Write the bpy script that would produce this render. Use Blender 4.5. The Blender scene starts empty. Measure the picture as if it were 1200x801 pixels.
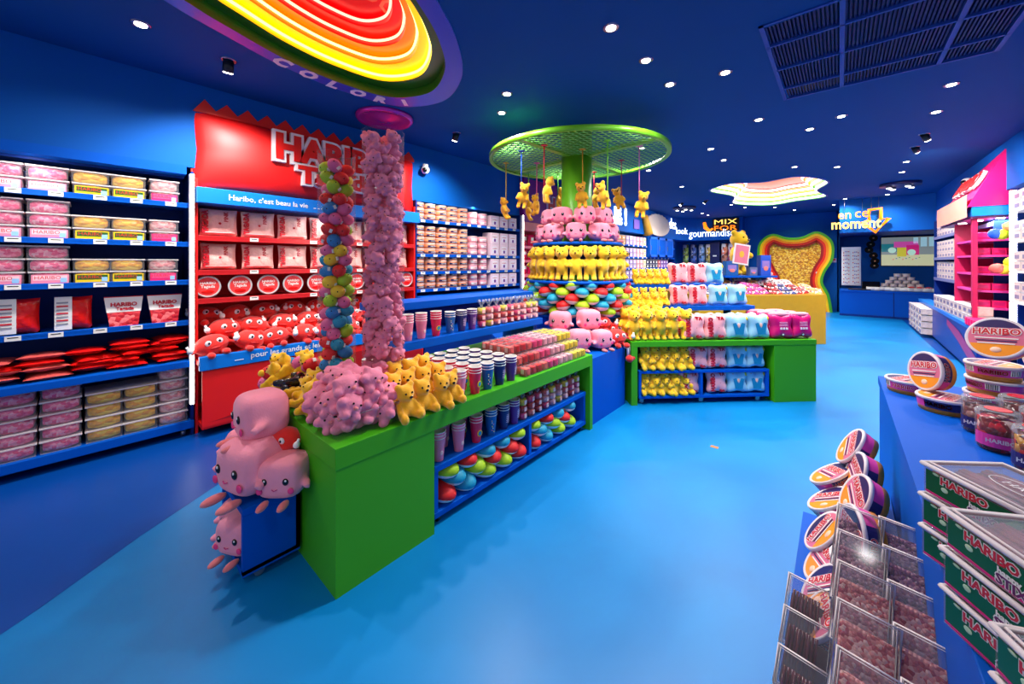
import bpy, bmesh, math, random
from mathutils import Matrix, Vector, Euler
R_ = math.radians; PI = math.pi
rnd = random.Random(7)
S = bpy.context.scene
COL = S.collection

# ------------------------------------------------------------ camera, world, exposure
cd = bpy.data.cameras.new('camera'); cam = bpy.data.objects.new('camera', cd); COL.objects.link(cam)
cam.location = (0, 0, 1.6); cam.rotation_euler = (R_(90), 0, R_(41.1))
cd.sensor_width = 36; cd.lens = 13.2; cd.shift_y = -92.5 / 1200; cd.clip_start = .02; cd.clip_end = 100
S.camera = cam
S.view_settings.view_transform = 'Standard'; S.view_settings.look = 'None'
S.view_settings.exposure = 0.0; S.view_settings.gamma = 1; S.view_settings.use_curve_mapping = False
W = bpy.data.worlds.new('world'); S.world = W; W.use_nodes = True
W.node_tree.nodes['Background'].inputs[0].default_value = (.80, .84, 1, 1)
W.node_tree.nodes['Background'].inputs[1].default_value = .55
cy = S.cycles
cy.max_bounces = 6; cy.diffuse_bounces = 3; cy.glossy_bounces = 3; cy.transparent_max_bounces = 12
cy.transmission_bounces = 3; cy.caustics_reflective = False; cy.caustics_refractive = False
cy.sample_clamp_indirect = 4; cy.use_light_tree = True; cy.use_denoising = True
SPOT_W = 125         # watts of one ceiling downlight
def light(name, kind, loc, power, color=(1, .97, .93), aim=None, **k):
    d = bpy.data.lights.new(name, kind); d.energy = power; d.color = color
    for a, v in k.items(): setattr(d, a, v)
    o = bpy.data.objects.new(name, d); COL.objects.link(o); o.location = loc
    if aim: o.rotation_euler = (Vector(aim) - Vector(loc)).to_track_quat('-Z', 'Y').to_euler()
    return o

# ------------------------------------------------------------ materials
def lin(c):
    c = c / 255
    return c / 12.92 if c <= .04045 else ((c + .055) / 1.055) ** 2.4
def L3(c): return (lin(c[0]), lin(c[1]), lin(c[2]), 1)
_M = {}
def M(name, col, rough=.5, metal=0, emit=0, var=.08, vs=12, bump=0, bs=60, sheen=0, coat=0, spec=.5):
    if name in _M: return _M[name]
    m = bpy.data.materials.new(name); m.use_nodes = True; _M[name] = m
    nt = m.node_tree; p = nt.nodes['Principled BSDF']
    p.inputs['Roughness'].default_value = rough; p.inputs['Metallic'].default_value = metal
    p.inputs['Coat Weight'].default_value = coat; p.inputs['Specular IOR Level'].default_value = spec
    if sheen: p.inputs['Sheen Weight'].default_value = sheen
    tc = nt.nodes.new('ShaderNodeTexCoord')
    n = nt.nodes.new('ShaderNodeTexNoise'); n.inputs['Scale'].default_value = vs; n.inputs['Detail'].default_value = 2
    nt.links.new(tc.outputs['Object'], n.inputs['Vector'])
    mx = nt.nodes.new('ShaderNodeMix'); mx.data_type = 'RGBA'
    c = L3(col); a = tuple(min(1, x * (1 + var)) for x in c[:3]) + (1,); b = tuple(x * (1 - var) for x in c[:3]) + (1,)
    mx.inputs[6].default_value = a; mx.inputs[7].default_value = b
    nt.links.new(n.outputs['Fac'], mx.inputs[0]); nt.links.new(mx.outputs[2], p.inputs['Base Color'])
    if emit:
        p.inputs['Emission Color'].default_value = c; p.inputs['Emission Strength'].default_value = emit
    if bump:
        n2 = nt.nodes.new('ShaderNodeTexNoise'); n2.inputs['Scale'].default_value = bs
        nt.links.new(tc.outputs['Object'], n2.inputs['Vector'])
        bp = nt.nodes.new('ShaderNodeBump'); bp.inputs['Strength'].default_value = bump; bp.inputs['Distance'].default_value = .01
        nt.links.new(n2.outputs['Fac'], bp.inputs['Height']); nt.links.new(bp.outputs[0], p.inputs['Normal'])
    return m
def M_candy(name, cols, scale=60, rough=.35, bump=.8, rnd1=1.0, stretch=(1, 1, 1), dist=.01):
    """voronoi cells, each cell one of the given colours, bumped: loose sweets"""
    if name in _M: return _M[name]
    m = bpy.data.materials.new(name); m.use_nodes = True; _M[name] = m
    nt = m.node_tree; p = nt.nodes['Principled BSDF']; p.inputs['Roughness'].default_value = rough
    tc = nt.nodes.new('ShaderNodeTexCoord'); mp = nt.nodes.new('ShaderNodeMapping'); mp.inputs['Scale'].default_value = stretch
    v = nt.nodes.new('ShaderNodeTexVoronoi'); v.inputs['Scale'].default_value = scale; v.inputs['Randomness'].default_value = rnd1
    nt.links.new(tc.outputs['Object'], mp.inputs[0]); nt.links.new(mp.outputs[0], v.inputs['Vector'])
    sp = nt.nodes.new('ShaderNodeSeparateColor'); nt.links.new(v.outputs['Color'], sp.inputs[0])
    cr = nt.nodes.new('ShaderNodeValToRGB'); cr.color_ramp.interpolation = 'CONSTANT'
    e = cr.color_ramp.elements
    while len(e) < len(cols): e.new(.5)
    for i, c in enumerate(cols): e[i].position = i / len(cols); e[i].color = L3(c)
    nt.links.new(sp.outputs[0], cr.inputs[0]); nt.links.new(cr.outputs[0], p.inputs['Base Color'])
    bp = nt.nodes.new('ShaderNodeBump'); bp.inputs['Strength'].default_value = bump; bp.inputs['Distance'].default_value = dist; bp.invert = True
    nt.links.new(v.outputs['Distance'], bp.inputs['Height']); nt.links.new(bp.outputs[0], p.inputs['Normal'])
    return m
def M_clear(name, tint=(235, 240, 245), fac=.16, rough=.08, fk=.3, base=(205, 212, 222)):
    if name in _M: return _M[name]
    m = bpy.data.materials.new(name); m.use_nodes = True; _M[name] = m
    nt = m.node_tree; nt.nodes.remove(nt.nodes['Principled BSDF']); out = nt.nodes['Material Output']
    t = nt.nodes.new('ShaderNodeBsdfTransparent'); t.inputs[0].default_value = L3(tint)
    g = nt.nodes.new('ShaderNodeBsdfPrincipled'); g.inputs['Roughness'].default_value = rough; g.inputs['Base Color'].default_value = L3(base)
    lw = nt.nodes.new('ShaderNodeLayerWeight'); lw.inputs[0].default_value = .25
    ma = nt.nodes.new('ShaderNodeMath'); ma.operation = 'MULTIPLY_ADD'; ma.inputs[1].default_value = fk; ma.inputs[2].default_value = fac; ma.use_clamp = True
    nt.links.new(lw.outputs['Fresnel'], ma.inputs[0])
    mx = nt.nodes.new('ShaderNodeMixShader'); nt.links.new(ma.outputs[0], mx.inputs[0]); nt.links.new(t.outputs[0], mx.inputs[1]); nt.links.new(g.outputs[0], mx.inputs[2])
    nt.links.new(mx.outputs[0], out.inputs[0])
    return m

m_ceil = M('ceiling_paint', (0, 74, 142), .75, var=.03, vs=2, spec=.12)
m_wall = M('wall_paint', (0, 88, 178), .65, var=.05, vs=1.5, spec=.15)
m_blue = M('blue_shelf_laminate', (0, 84, 190), .5, var=.04, vs=3, spec=.1)
m_blued = M('deep_blue_back_panel', (0, 44, 125), .5, var=.05, vs=3, spec=.2)
m_green = M('green_laminate', (62, 165, 12), .5, var=.03, vs=2, spec=.3)
m_lgreen = M('lime_green_metal', (110, 190, 30), .35, var=.03, vs=4)
m_red = M('red_panel', (232, 14, 10), .5, var=.05, vs=2)
m_redd = M('red_shelf', (200, 18, 26), .45, var=.05, vs=4)
m_ablue = M('azure_band', (0, 120, 220), .4, var=.03, vs=3)
m_white = M('white_plastic', (238, 236, 236), .45, var=.03)
m_paper = M('white_paper', (240, 236, 228), .6, var=.03)
m_black = M('black_plastic', (12, 12, 14), .25)
m_grey = M('grey_metal', (150, 155, 165), .3, metal=.8)
m_clear = M_clear('clear_plastic', (248, 250, 252), .05); m_acry = M_clear('acrylic_tube', (252, 252, 253), .02, .03, .22)
m_frost = M_clear('frosted_plastic', (250, 246, 248), .09, .2)
m_cloudy = M_clear('cloudy_lid_plastic', (248, 240, 242), .5, .5, .2, (255, 248, 248))
m_edge = M('milky_plastic_edge', (228, 216, 218), .5, var=.04, spec=.3)
m_lens = M('downlight_lens', (255, 250, 240), .5, emit=14)
m_strip = M('led_strip', (255, 246, 232), .5, emit=8)
m_yel = M('yellow_plush', (255, 196, 0), .85, var=.12, vs=25, bump=.35, bs=160, sheen=.4)
m_yel2 = M('golden_plush', (255, 178, 8), .85, var=.12, vs=25, bump=.35, bs=160, sheen=.4)
m_pink = M('pink_plush', (250, 150, 172), .85, var=.05, vs=20, bump=.2, bs=150, sheen=.2)
m_pink2 = M('dusty_pink_plush', (236, 132, 160), .85, var=.08, vs=25, bump=.3, bs=150, sheen=.15)
m_pinkd = M('salmon_plush_feet', (240, 128, 130), .85, var=.06, vs=20, bump=.2, bs=150, sheen=.4)
m_mag = M('magenta', (220, 20, 120), .5)
m_rplush = M('red_plush', (238, 30, 20), .8, var=.1, vs=20, bump=.3, bs=150, sheen=.4)
m_dot = M('black_bead', (16, 10, 10), .12)
BEAN = [M('bean_red', (226, 20, 22), .6, var=.1, bump=.15), M('bean_lime', (165, 205, 10), .6, var=.1, bump=.15),
        M('bean_teal', (0, 150, 185), .6, var=.1, bump=.15), M('bean_pink', (228, 100, 150), .7, var=.1), M('bean_yellow', (235, 200, 30), .7, var=.1), M('bean_blue', (30, 125, 190), .7, var=.1)]

# ------------------------------------------------------------ mesh builder
_TX = {}
def text_geo(s, ext, off, res=2):
    k = (s, ext, off, res)
    if k in _TX: return _TX[k]
    c = bpy.data.curves.new('t', 'FONT'); c.body = s; c.extrude = ext; c.offset = off; c.resolution_u = res
    c.align_x = 'CENTER'; c.align_y = 'CENTER'
    o = bpy.data.objects.new('t', c); COL.objects.link(o)
    dg = bpy.context.evaluated_depsgraph_get(); me = bpy.data.meshes.new_from_object(o.evaluated_get(dg))
    V = [v.co.copy() for v in me.vertices]; Fs = [tuple(p.vertices) for p in me.polygons]
    bpy.data.objects.remove(o); bpy.data.curves.remove(c); bpy.data.meshes.remove(me)
    xs = [v.x for v in V]; ys = [v.y for v in V]
    cx = (min(xs) + max(xs)) / 2; cyy = (min(ys) + max(ys)) / 2; w = max(xs) - min(xs); h = max(ys) - min(ys)
    V = [Vector((v.x - cx, v.y - cyy, v.z)) for v in V]
    _TX[k] = (V, Fs, w, h); return _TX[k]
def TR(loc=(0, 0, 0), rot=(0, 0, 0), sc=1):
    sc = (sc, sc, sc) if isinstance(sc, (int, float)) else sc
    return Matrix.LocRotScale(Vector(loc), Euler(rot), Vector(sc))
class MB:
    def __init__(s): s.V = []; s.F = []; s.mi = []; s.sm = []; s.mats = []
    def _m(s, m):
        if m not in s.mats: s.mats.append(m)
        return s.mats.index(m)
    def add(s, V, Fs, m, T=None, smooth=False):
        b = len(s.V); i = s._m(m)
        for v in V: s.V.append(tuple(T @ Vector(v)) if T else tuple(v))
        flip = T is not None and T.determinant() < 0
        for f in Fs:
            s.F.append(tuple(b + k for k in (reversed(f) if flip else f))); s.mi.append(i); s.sm.append(smooth)
        return s
    def box(s, c, d, m, T=None, bev=0, rz=0):
        x, y, z = d[0] / 2, d[1] / 2, d[2] / 2
        T0 = TR(c, (0, 0, rz)); T = T @ T0 if T else T0
        if bev <= 0:
            V = [(-x, -y, -z), (x, -y, -z), (x, y, -z), (-x, y, -z), (-x, -y, z), (x, -y, z), (x, y, z), (-x, y, z)]
            return s.add(V, [(0, 3, 2, 1), (4, 5, 6, 7), (0, 1, 5, 4), (1, 2, 6, 5), (2, 3, 7, 6), (3, 0, 4, 7)], m, T)
        bm = bmesh.new(); bmesh.ops.create_cube(bm, size=1)
        for v in bm.verts: v.co = Vector((v.co.x * 2 * x, v.co.y * 2 * y, v.co.z * 2 * z))
        bmesh.ops.bevel(bm, geom=bm.edges[:], offset=bev, segments=2, affect='EDGES', profile=.6)
        V = [v.co.copy() for v in bm.verts]; Fs = [tuple(v.index for v in f.verts) for f in bm.faces]; bm.free()
        return s.add(V, Fs, m, T)
    def bx(s, x0, x1, y0, y1, z0, z1, m, bev=0):
        return s.box(((x0 + x1) / 2, (y0 + y1) / 2, (z0 + z1) / 2), (abs(x1 - x0), abs(y1 - y0), abs(z1 - z0)), m, bev=bev)
    def lathe(s, prof, m, T=None, n=20, smooth=True, sx=1, sy=1, ms=None, caps=True):
        V = []; Fs = []
        for r, z in prof:
            for k in range(n):
                a = 2 * PI * k / n; V.append((r * math.cos(a) * sx, r * math.sin(a) * sy, z))
        for i in range(len(prof) - 1):
            seg = [(i * n + k, i * n + (k + 1) % n, (i + 1) * n + (k + 1) % n, (i + 1) * n + k) for k in range(n)]
            Fs.append((seg, ms[i] if ms else m))
        b = len(s.V)
        for v in V: s.V.append(tuple(T @ Vector(v)) if T else v)
        for seg, mm in Fs:
            i = s._m(mm)
            for f in seg: s.F.append(tuple(b + k for k in f)); s.mi.append(i); s.sm.append(smooth)
        for ring, rev in ((0, True), (len(prof) - 1, False)):
            if caps and prof[ring][0] > 1e-6:
                f = [b + ring * n + k for k in range(n)]
                s.F.append(tuple(reversed(f)) if rev else tuple(f)); s.mi.append(s._m((ms[0] if rev else ms[-1]) if ms else m)); s.sm.append(False)
        return s
    def cyl(s, c, r, h, m, T=None, n=16, axis='z', r2=None):
        rot = {'z': (0, 0, 0), 'x': (0, PI / 2, 0), 'y': (-PI / 2, 0, 0)}[axis]
        T0 = TR(c, rot); T = T @ T0 if T else T0
        return s.lathe([(r, -h / 2), (r if r2 is None else r2, h / 2)], m, T, n)
    def ball(s, c, r, m, T=None, rot=(0, 0, 0), n=12, k=8, m2=None, split=0.0):
        r = (r, r, r) if isinstance(r, (int, float)) else r
        T0 = TR(c, rot, r); T = T @ T0 if T else T0
        prof = [(math.sin(PI * i / k) if 0 < i < k else 0, -math.cos(PI * i / k)) for i in range(k + 1)]
        ms = None
        if m2: ms = [m2 if -math.cos(PI * (i + .5) / k) < split else m for i in range(k)]
        return s.lathe(prof, m, T, n, ms=ms)
    def sbox(s, c, d, m, T=None, rot=(0, 0, 0), p=3.5, n=16, k=10):
        """soft box: a superellipsoid"""
        T0 = TR(c, rot, (d[0] / 2, d[1] / 2, d[2] / 2)); T = T @ T0 if T else T0
        V = []; 
        for i in range(k + 1):
            for j in range(n):
                a = PI * i / k; b = 2 * PI * j / n
                x, y, z = math.sin(a) * math.cos(b), math.sin(a) * math.sin(b), -math.cos(a)
                q = (abs(x) ** p + abs(y) ** p + abs(z) ** p) ** (-1 / p); V.append((x * q, y * q, z * q))
        Fs = [(i * n + j, i * n + (j + 1) % n, (i + 1) * n + (j + 1) % n, (i + 1) * n + j) for i in range(k) for j in range(n)]
        return s.add(V, Fs, m, T, True)
    def tube(s, pts, r, m, T=None, n=8, closed=False):
        P = [Vector(p) for p in pts]; N = len(P); V = []; 
        for i, p in enumerate(P):
            a = P[(i - 1) % N] if closed or i else P[0]; b = P[(i + 1) % N] if closed or i < N - 1 else P[-1]
            t = (b - a).normalized(); up = Vector((0, 0, 1)) if abs(t.z) < .9 else Vector((1, 0, 0))
            x = t.cross(up).normalized(); y = t.cross(x)
            rr = r[i] if isinstance(r, (list, tuple)) else r
            for k in range(n):
                an = 2 * PI * k / n; V.append(p + x * rr * math.cos(an) + y * rr * math.sin(an))
        Fs = []
        for i in range(N if closed else N - 1):
            j = (i + 1) % N
            for k in range(n): Fs.append((i * n + k, j * n + k, j * n + (k + 1) % n, i * n + (k + 1) % n))
        if not closed: Fs += [tuple(range(n)), tuple(reversed(range((N - 1) * n, N * n)))]
        return s.add(V, Fs, m, T, True)
    def prism(s, poly, z0, z1, m, T=None, cap=(True, True), side=True):
        n = len(poly); V = [(x, y, z0) for x, y in poly] + [(x, y, z1) for x, y in poly]; Fs = []
        if side: Fs += [(k, (k + 1) % n, n + (k + 1) % n, n + k) for k in range(n)]
        if cap[0]: Fs.append(tuple(reversed(range(n))))
        if cap[1]: Fs.append(tuple(range(n, 2 * n)))
        return s.add(V, Fs, m, T)
    def text(s, t, m, T, h=None, w=None, ext=.02, off=0.0, res=2):
        """text in the local XY plane of T, centred, cap height h or width w (metres)"""
        V, Fs, tw, th = text_geo(t, ext, off, res)
        k = h / th if h else w / tw
        kx = w / tw if (w and h) else k
        return s.add(V, Fs, m, T @ TR(sc=(kx, k, k)))
    def logo(s, t, m_out, m_in, T, w, h, o1=.075, o2=.025, ext=.01, lift=.004, res=2):
        """lettering with an even outline; ext and lift in metres"""
        A, FA, tw, th = text_geo(t, 1.0, o1, res); B_, FB, tb, hb = text_geo(t, 1.0, o2, res); kx, ky = w / tw, h / th
        s.add(A, FA, m_out, T @ TR(sc=(kx, ky, ext))); s.add(B_, FB, m_in, T @ TR((0, 0, lift), sc=(kx, ky, ext))); return s
    def mesh(s, name):
        me = bpy.data.meshes.new(name); me.from_pydata(s.V, [], s.F)
        for m in s.mats: me.materials.append(m)
        me.polygons.foreach_set('material_index', s.mi); me.polygons.foreach_set('use_smooth', s.sm); me.update()
        return me
def fuse(mb, name, voxel, m, smooth=4, extra=None, dec=None):
    """one continuous skin over overlapping lumps (soft toys), then small extras on top"""
    me = mb.mesh(name + '_raw'); o = bpy.data.objects.new('raw', me); COL.objects.link(o)
    r = o.modifiers.new('r', 'REMESH'); r.mode = 'VOXEL'; r.voxel_size = voxel
    q = o.modifiers.new('s', 'SMOOTH'); q.iterations = smooth; q.factor = .5
    if dec: d = o.modifiers.new('d', 'DECIMATE'); d.ratio = dec
    dg = bpy.context.evaluated_depsgraph_get(); e = bpy.data.meshes.new_from_object(o.evaluated_get(dg))
    V = [v.co.copy() for v in e.vertices]; Fs = [tuple(p.vertices) for p in e.polygons]
    bpy.data.objects.remove(o); bpy.data.meshes.remove(e); bpy.data.meshes.remove(me)
    b = MB(); b.add(V, Fs, m, None, True)
    if extra: extra(b)
    return b.mesh(name)

# ------------------------------------------------------------ scene objects
NTH = ['first', 'second', 'third', 'fourth', 'fifth', 'sixth', 'seventh', 'eighth', 'ninth', 'tenth', 'eleventh', 'twelfth', 'thirteenth', 'fourteenth', 'fifteenth', 'sixteenth', 'seventeenth', 'eighteenth', 'nineteenth', 'twentieth']
def link(name, data, loc=(0, 0, 0), rot=(0, 0, 0), sc=1, parent=None):
    o = bpy.data.objects.new(name, data); COL.objects.link(o)
    o.location = loc; o.rotation_euler = rot; o.scale = (sc, sc, sc) if isinstance(sc, (int, float)) else sc
    if parent: o.parent = parent
    return o
def struct(name, mb): o = link(name, mb.mesh(name)); o['kind'] = 'structure'; return o
def thing(name, label, cat, mb=None, loc=(0, 0, 0), rot=(0, 0, 0), sc=1, group=None, kind=None):
    d = mb.mesh(name) if isinstance(mb, MB) else mb
    o = link(name, d, loc, rot, sc); o['label'] = label; o['category'] = cat
    if group: o['group'] = group
    if kind: o['kind'] = kind
    return o
def part(name, mb, parent, label=None, loc=(0, 0, 0), rot=(0, 0, 0), kind=None):
    o = link(name, mb.mesh(name) if isinstance(mb, MB) else mb, loc, rot, 1, parent)
    if label: o['label'] = label
    if kind: o['kind'] = kind
    return o
class Kind:
    """a kind of thing: root mesh (or None) and parts [(name, mesh, [subparts])]; put() makes one instance"""
    def __init__(s, name, cat, root, parts=()): s.name = name; s.cat = cat; s.root = root; s.parts = parts
    def put(s, loc, rot=(0, 0, 0), label='', group=None, sc=1, parts=True):
        o = thing(s.name, label, s.cat, s.root, loc, rot, sc, group)
        if parts:
            for p in s.parts:
                c = link(p[0], p[1], parent=o)
                for q in (p[2] if len(p) > 2 else ()): link(q[0], q[1], parent=c)
        return o
XF = lambda loc=(0, 0, 0): TR(loc, (PI / 2, 0, PI / 2))      # text plane facing +X, reading along +Y
YF = lambda loc=(0, 0, 0): TR(loc, (PI / 2, 0, 0))           # text plane facing -Y, reading along +X

# ============================================================ THE ROOM
H3 = 3.3
def spline(P, n=8, closed=True):
    P = [Vector(p) for p in P]; N = len(P); out = []
    for i in range(N if closed else N - 1):
        p0, p1, p2, p3 = (P[(i - 1) % N], P[i], P[(i + 1) % N], P[(i + 2) % N]) if closed else (P[max(i - 1, 0)], P[i], P[i + 1], P[min(i + 2, N - 1)])
        for k in range(n):
            t = k / n
            out.append(.5 * ((2 * p1) + (p2 - p0) * t + (2 * p0 - 5 * p1 + 4 * p2 - p3) * t * t + (3 * p1 - p0 - 3 * p2 + p3) * t ** 3))
    if not closed: out.append(P[-1])
    return [tuple(p) for p in out]
CLOUD1 = spline([(-3.28, .36), (-3.41, .63), (-3.6, 1.12), (-3.68, 1.68), (-3.58, 2.25), (-3.13, 2.48), (-2.6, 2.28), (-2.22, 1.91), (-1.96, 1.51), (-1.72, 1.0), (-1.55, .4), (-1.65, -.2), (-2.2, -.5), (-2.9, -.25)])
CLOUD2 = spline([(-2.32, 9.7), (-2.05, 10.9), (-2.28, 12.3), (-1.6, 13.3), (-.9, 12.9), (-.25, 12.5), (-.38, 11.3), (-.16, 10.2), (-.6, 9.2), (-1.2, 9.35), (-1.8, 9.1)])
def shrink(P, k):
    cx = sum(p[0] for p in P) / len(P); cyy = sum(p[1] for p in P) / len(P)
    return [(cx + (x - cx) * k, cyy + (y - cyy) * k) for x, y in P]

# floor: poured blue resin, softly clouded and a little glossy
mf = bpy.data.materials.new('blue_resin_floor'); mf.use_nodes = True; nt = mf.node_tree; p = nt.nodes['Principled BSDF']
tc = nt.nodes.new('ShaderNodeTexCoord'); n1 = nt.nodes.new('ShaderNodeTexNoise'); n1.inputs['Scale'].default_value = 1.1; n1.inputs['Detail'].default_value = 5; n1.inputs['Distortion'].default_value = .6
cr = nt.nodes.new('ShaderNodeValToRGB'); cr.color_ramp.elements[0].position = .3; cr.color_ramp.elements[1].position = .72
cr.color_ramp.elements[0].color = L3((0, 110, 178)); cr.color_ramp.elements[1].color = L3((2, 130, 200)); p.inputs['Specular IOR Level'].default_value = .3
nt.links.new(tc.outputs['Object'], n1.inputs['Vector']); nt.links.new(n1.outputs['Fac'], cr.inputs[0]); nt.links.new(cr.outputs[0], p.inputs['Base Color'])
mr = nt.nodes.new('ShaderNodeMapRange'); mr.inputs[3].default_value = .28; mr.inputs[4].default_value = .46
nt.links.new(n1.outputs['Fac'], mr.inputs[0]); nt.links.new(mr.outputs[0], p.inputs['Roughness'])
b = MB(); b.bx(-5.6, 3.2, -3, 17.6, -.1, 0, mf); struct('floor', b)
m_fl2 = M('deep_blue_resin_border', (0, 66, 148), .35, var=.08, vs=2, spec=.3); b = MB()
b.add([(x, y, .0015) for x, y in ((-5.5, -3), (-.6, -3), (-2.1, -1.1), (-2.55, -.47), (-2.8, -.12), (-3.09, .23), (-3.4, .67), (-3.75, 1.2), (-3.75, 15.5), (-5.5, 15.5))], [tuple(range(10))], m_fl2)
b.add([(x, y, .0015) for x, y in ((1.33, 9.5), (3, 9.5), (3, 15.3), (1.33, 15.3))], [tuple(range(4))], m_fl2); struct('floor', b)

# ceiling with its two cloud-shaped openings and the air grille opening
bm = bmesh.new()
def loop(P):
    vs = [bm.verts.new((x, y, H3)) for x, y in P]
    return [bm.edges.new((vs[i], vs[(i + 1) % len(vs)])) for i in range(len(vs))]
VENT = [(-.43, 3.26), (-.39, 4.8), (.95, 4.79), (.93, 3.2)]
ed = loop([(-5.6, -1.2), (3.2, -1.2), (3.2, 17.6), (-5.6, 17.6)]) + loop(shrink(CLOUD1, .85)) + loop(shrink(CLOUD2, .97)) + loop(VENT)
bmesh.ops.triangle_fill(bm, use_beauty=True, use_dissolve=False, edges=ed)
me = bpy.data.meshes.new('ceiling'); bm.to_mesh(me); bm.free(); me.materials.append(m_ceil)
o = link('ceiling', me); o['kind'] = 'structure'
b = MB(); b.bx(-5.6, 3.2, -1.2, 17.6, 4.1, 4.15, m_blued); struct('ceiling', b)      # slab above the openings

b = MB(); b.bx(-5.2, -5.06, -2, 16.9, 0, 4.1, m_wall); struct('wall_left', b)
b = MB(); b.bx(-5.06, -4.61, -2, 12.6, 2.5, H3 + .01, m_wall)
arc = [(-4.61, 12.6)] + [(-4.61 + 1.15 - 1.15 * math.cos(a), 14.6 + 1.2 * math.sin(a)) for a in [PI / 2 * i / 10 for i in range(11)]] + [(-2.66, 15.8), (-2.66, 16.32), (-5.06, 16.32), (-5.06, 12.6)]
b.prism(list(reversed(arc)), 2.47, H3 + .01, m_wall); struct('trim_1', b)
b = MB(); b.bx(-5.06, -.02, 16.3, 16.5, 0, H3, m_wall); b.bx(-.02, 2.6, 16.78, 16.9, 0, H3, m_wall); b.bx(-.06, .0, 16.3, 16.8, 0, H3, m_wall); struct('wall_back', b)
b = MB(); b.bx(0, 2.6, 13.6, 13.85, 2.42, H3, m_wall); b.bx(0, 2.6, 13.85, 16.8, 2.46, 2.5, m_blued); struct('trim_2', b)
b = MB(); b.bx(2.25, 2.4, 2.2, 16.9, 0, H3, m_wall); struct('wall_right', b)
b = MB(); b.bx(1.76, 2.26, 2.2, 13.85, 2.62, H3 + .01, m_wall); struct('trim_3', b)

# air grille
ag = thing('ceiling_grille', 'large dark blue air grille of slatted panels let into the ceiling', 'ceiling grille', None, (0, 0, 0))
fb = MB(); mgf = M('grille_frame', (0, 70, 165), .6)
m_dk = M('grille_slats', (0, 22, 95), .7, var=.1)
b = MB(); b.bx(-.44, .96, 3.2, 4.81, 3.44, 3.45, m_blued); part('backing', b, ag)
for x in (-.44, .0, .62, .93): fb.bx(x, x + .03, 3.2, 4.81, 3.29, 3.33, mgf)
for y in (3.2, 3.55, 4.02, 4.5, 4.79): fb.bx(-.44, .96, y, y + .02, 3.29, 3.33, mgf)
part('frame', fb, ag)
for i in range(3):
    for j in range(4):
        x0, x1 = ((-.41, 0), (.03, .62), (.65, .93))[i]; y0, y1 = ((3.22, 3.55), (3.57, 4.02), (4.04, 4.5), (4.52, 4.79))[j]
        b = MB(); n = int((x1 - x0) / .022)
        for k in range(n): b.bx(x0 + k * (x1 - x0) / n, x0 + k * (x1 - x0) / n + .012, y0, y1, 3.31, 3.34, m_dk)
        part('slat_panel', b, ag)

# downlights
b = MB(); b.lathe([(.032, -.002), (.05, -.008), (.058, -.004), (.058, .004)], M('chrome_bezel', (140, 130, 160), .25, metal=.9), n=20, caps=False); ring = b.mesh('bezel')
b = MB(); b.lathe([(0, -.004), (.034, -.006), (.034, .0)], m_lens, n=16); lens = b.mesh('lens')
b = MB(); b.cyl((0, 0, -.05), .04, .09, M('gimbal_black', (8, 10, 30), .4)); b.cyl((0, 0, -.1), .034, .008, m_lens); gim = b.mesh('head')
DL = [((-3.751, .277), 'nearest the left wall, left of the big neon recess'), ((-1.245, 2.515), 'nearest the camera, right of the big neon recess'), ((-1.224, 3.113), 'second in the near row toward the air grille'),
 ((-1.217, 3.682), 'third in the near row toward the air grille'), ((-.768, 3.775), 'just left of the air grille'), ((-2.52, 2.811), 'nearer of the pair before the green ring'),
 ((-2.881, 3.126), 'farther of the pair before the green ring'), ((-.723, 5.278), 'alone between the green ring and the grille'), ((-1.444, 6.159), 'right of the green ring, upper of a pair'),
 ((-1.442, 6.966), 'right of the green ring, lower of a pair'), ((-.284, 6.077), 'before the grille corner, left of a pair'), ((.016, 5.785), 'before the grille corner, right of a pair'),
 ((.803, 5.445), 'nearest the pink awning beyond the grille'), ((.819, 6.321), 'second toward the back beyond the grille'), ((-.601, 8.286), 'above the near edge of the far neon cloud, left'),
 ((-.032, 8.782), 'above the near edge of the far neon cloud, right'), ((.844, 9.098), 'upper of the pair before the oval spot cluster'), ((.879, 10.076), 'lower of the pair before the oval spot cluster'),
 ((-2.645, 8.78), 'left of the far neon cloud'), ((-2.989, 4.868), 'seen through the green ring mesh near its centre'), ((-2.203, 5.442), 'seen through the right side of the green ring'),
 ((-2.639, 6.834), 'just past the right rim of the green ring'), ((-2.375, 12.439), 'behind the far neon cloud at its left end'), ((-2.172, 13.287), 'behind the left end of the far cloud, second back'),
 ((-1.486, 13.885), 'behind the middle of the far neon cloud'), ((-1.085, 14.969), 'in front of the golden portal'), ((-.128, 14.4), 'above the orange neon words, left'), ((.109, 13.3), 'above the orange neon words, right'),
 ((.891, 12.251), 'left of the oval spot cluster on the right, near'), ((.894, 13.115), 'left of the oval spot cluster on the right, far'), ((-3.532, 13.933), 'at the curved corner over the white words, left'), ((-3.516, 14.6), 'at the curved corner over the white words, right')]
for i, ((x, y), w) in enumerate(DL):
    o = thing('downlight', 'small round bright ceiling downlight ' + w, 'downlight', None, (x, y, H3), group='round ceiling downlights')
    link('bezel', ring, parent=o); link('lens', lens, (0, 0, -.003), parent=o)
    light('downlight_and_fill_spot', 'SPOT', (x, y, H3 - .03), SPOT_W, aim=(x, y, 0), spot_size=R_(150), spot_blend=1.0, shadow_soft_size=.05)
GB = [((-3.863, .811), 'over the red display', (-4.8, .9, 1.4)), ((-3.785, 3.233), 'over the orange tubs', (-4.8, 3.4, 1.5)), ((.842, 7.313), 'nearer of two by the pink awning', (1.8, 9, 1.5)), ((.832, 8.035), 'farther of two by the pink awning', (1.8, 10.5, 1.5)), ((-2.719, 11.146), 'left of the far neon cloud', (-4.5, 12, 1.5)), ((-3.345, 11.179), 'near the blue cupboards', (-4.6, 10, 1.5))]
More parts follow.
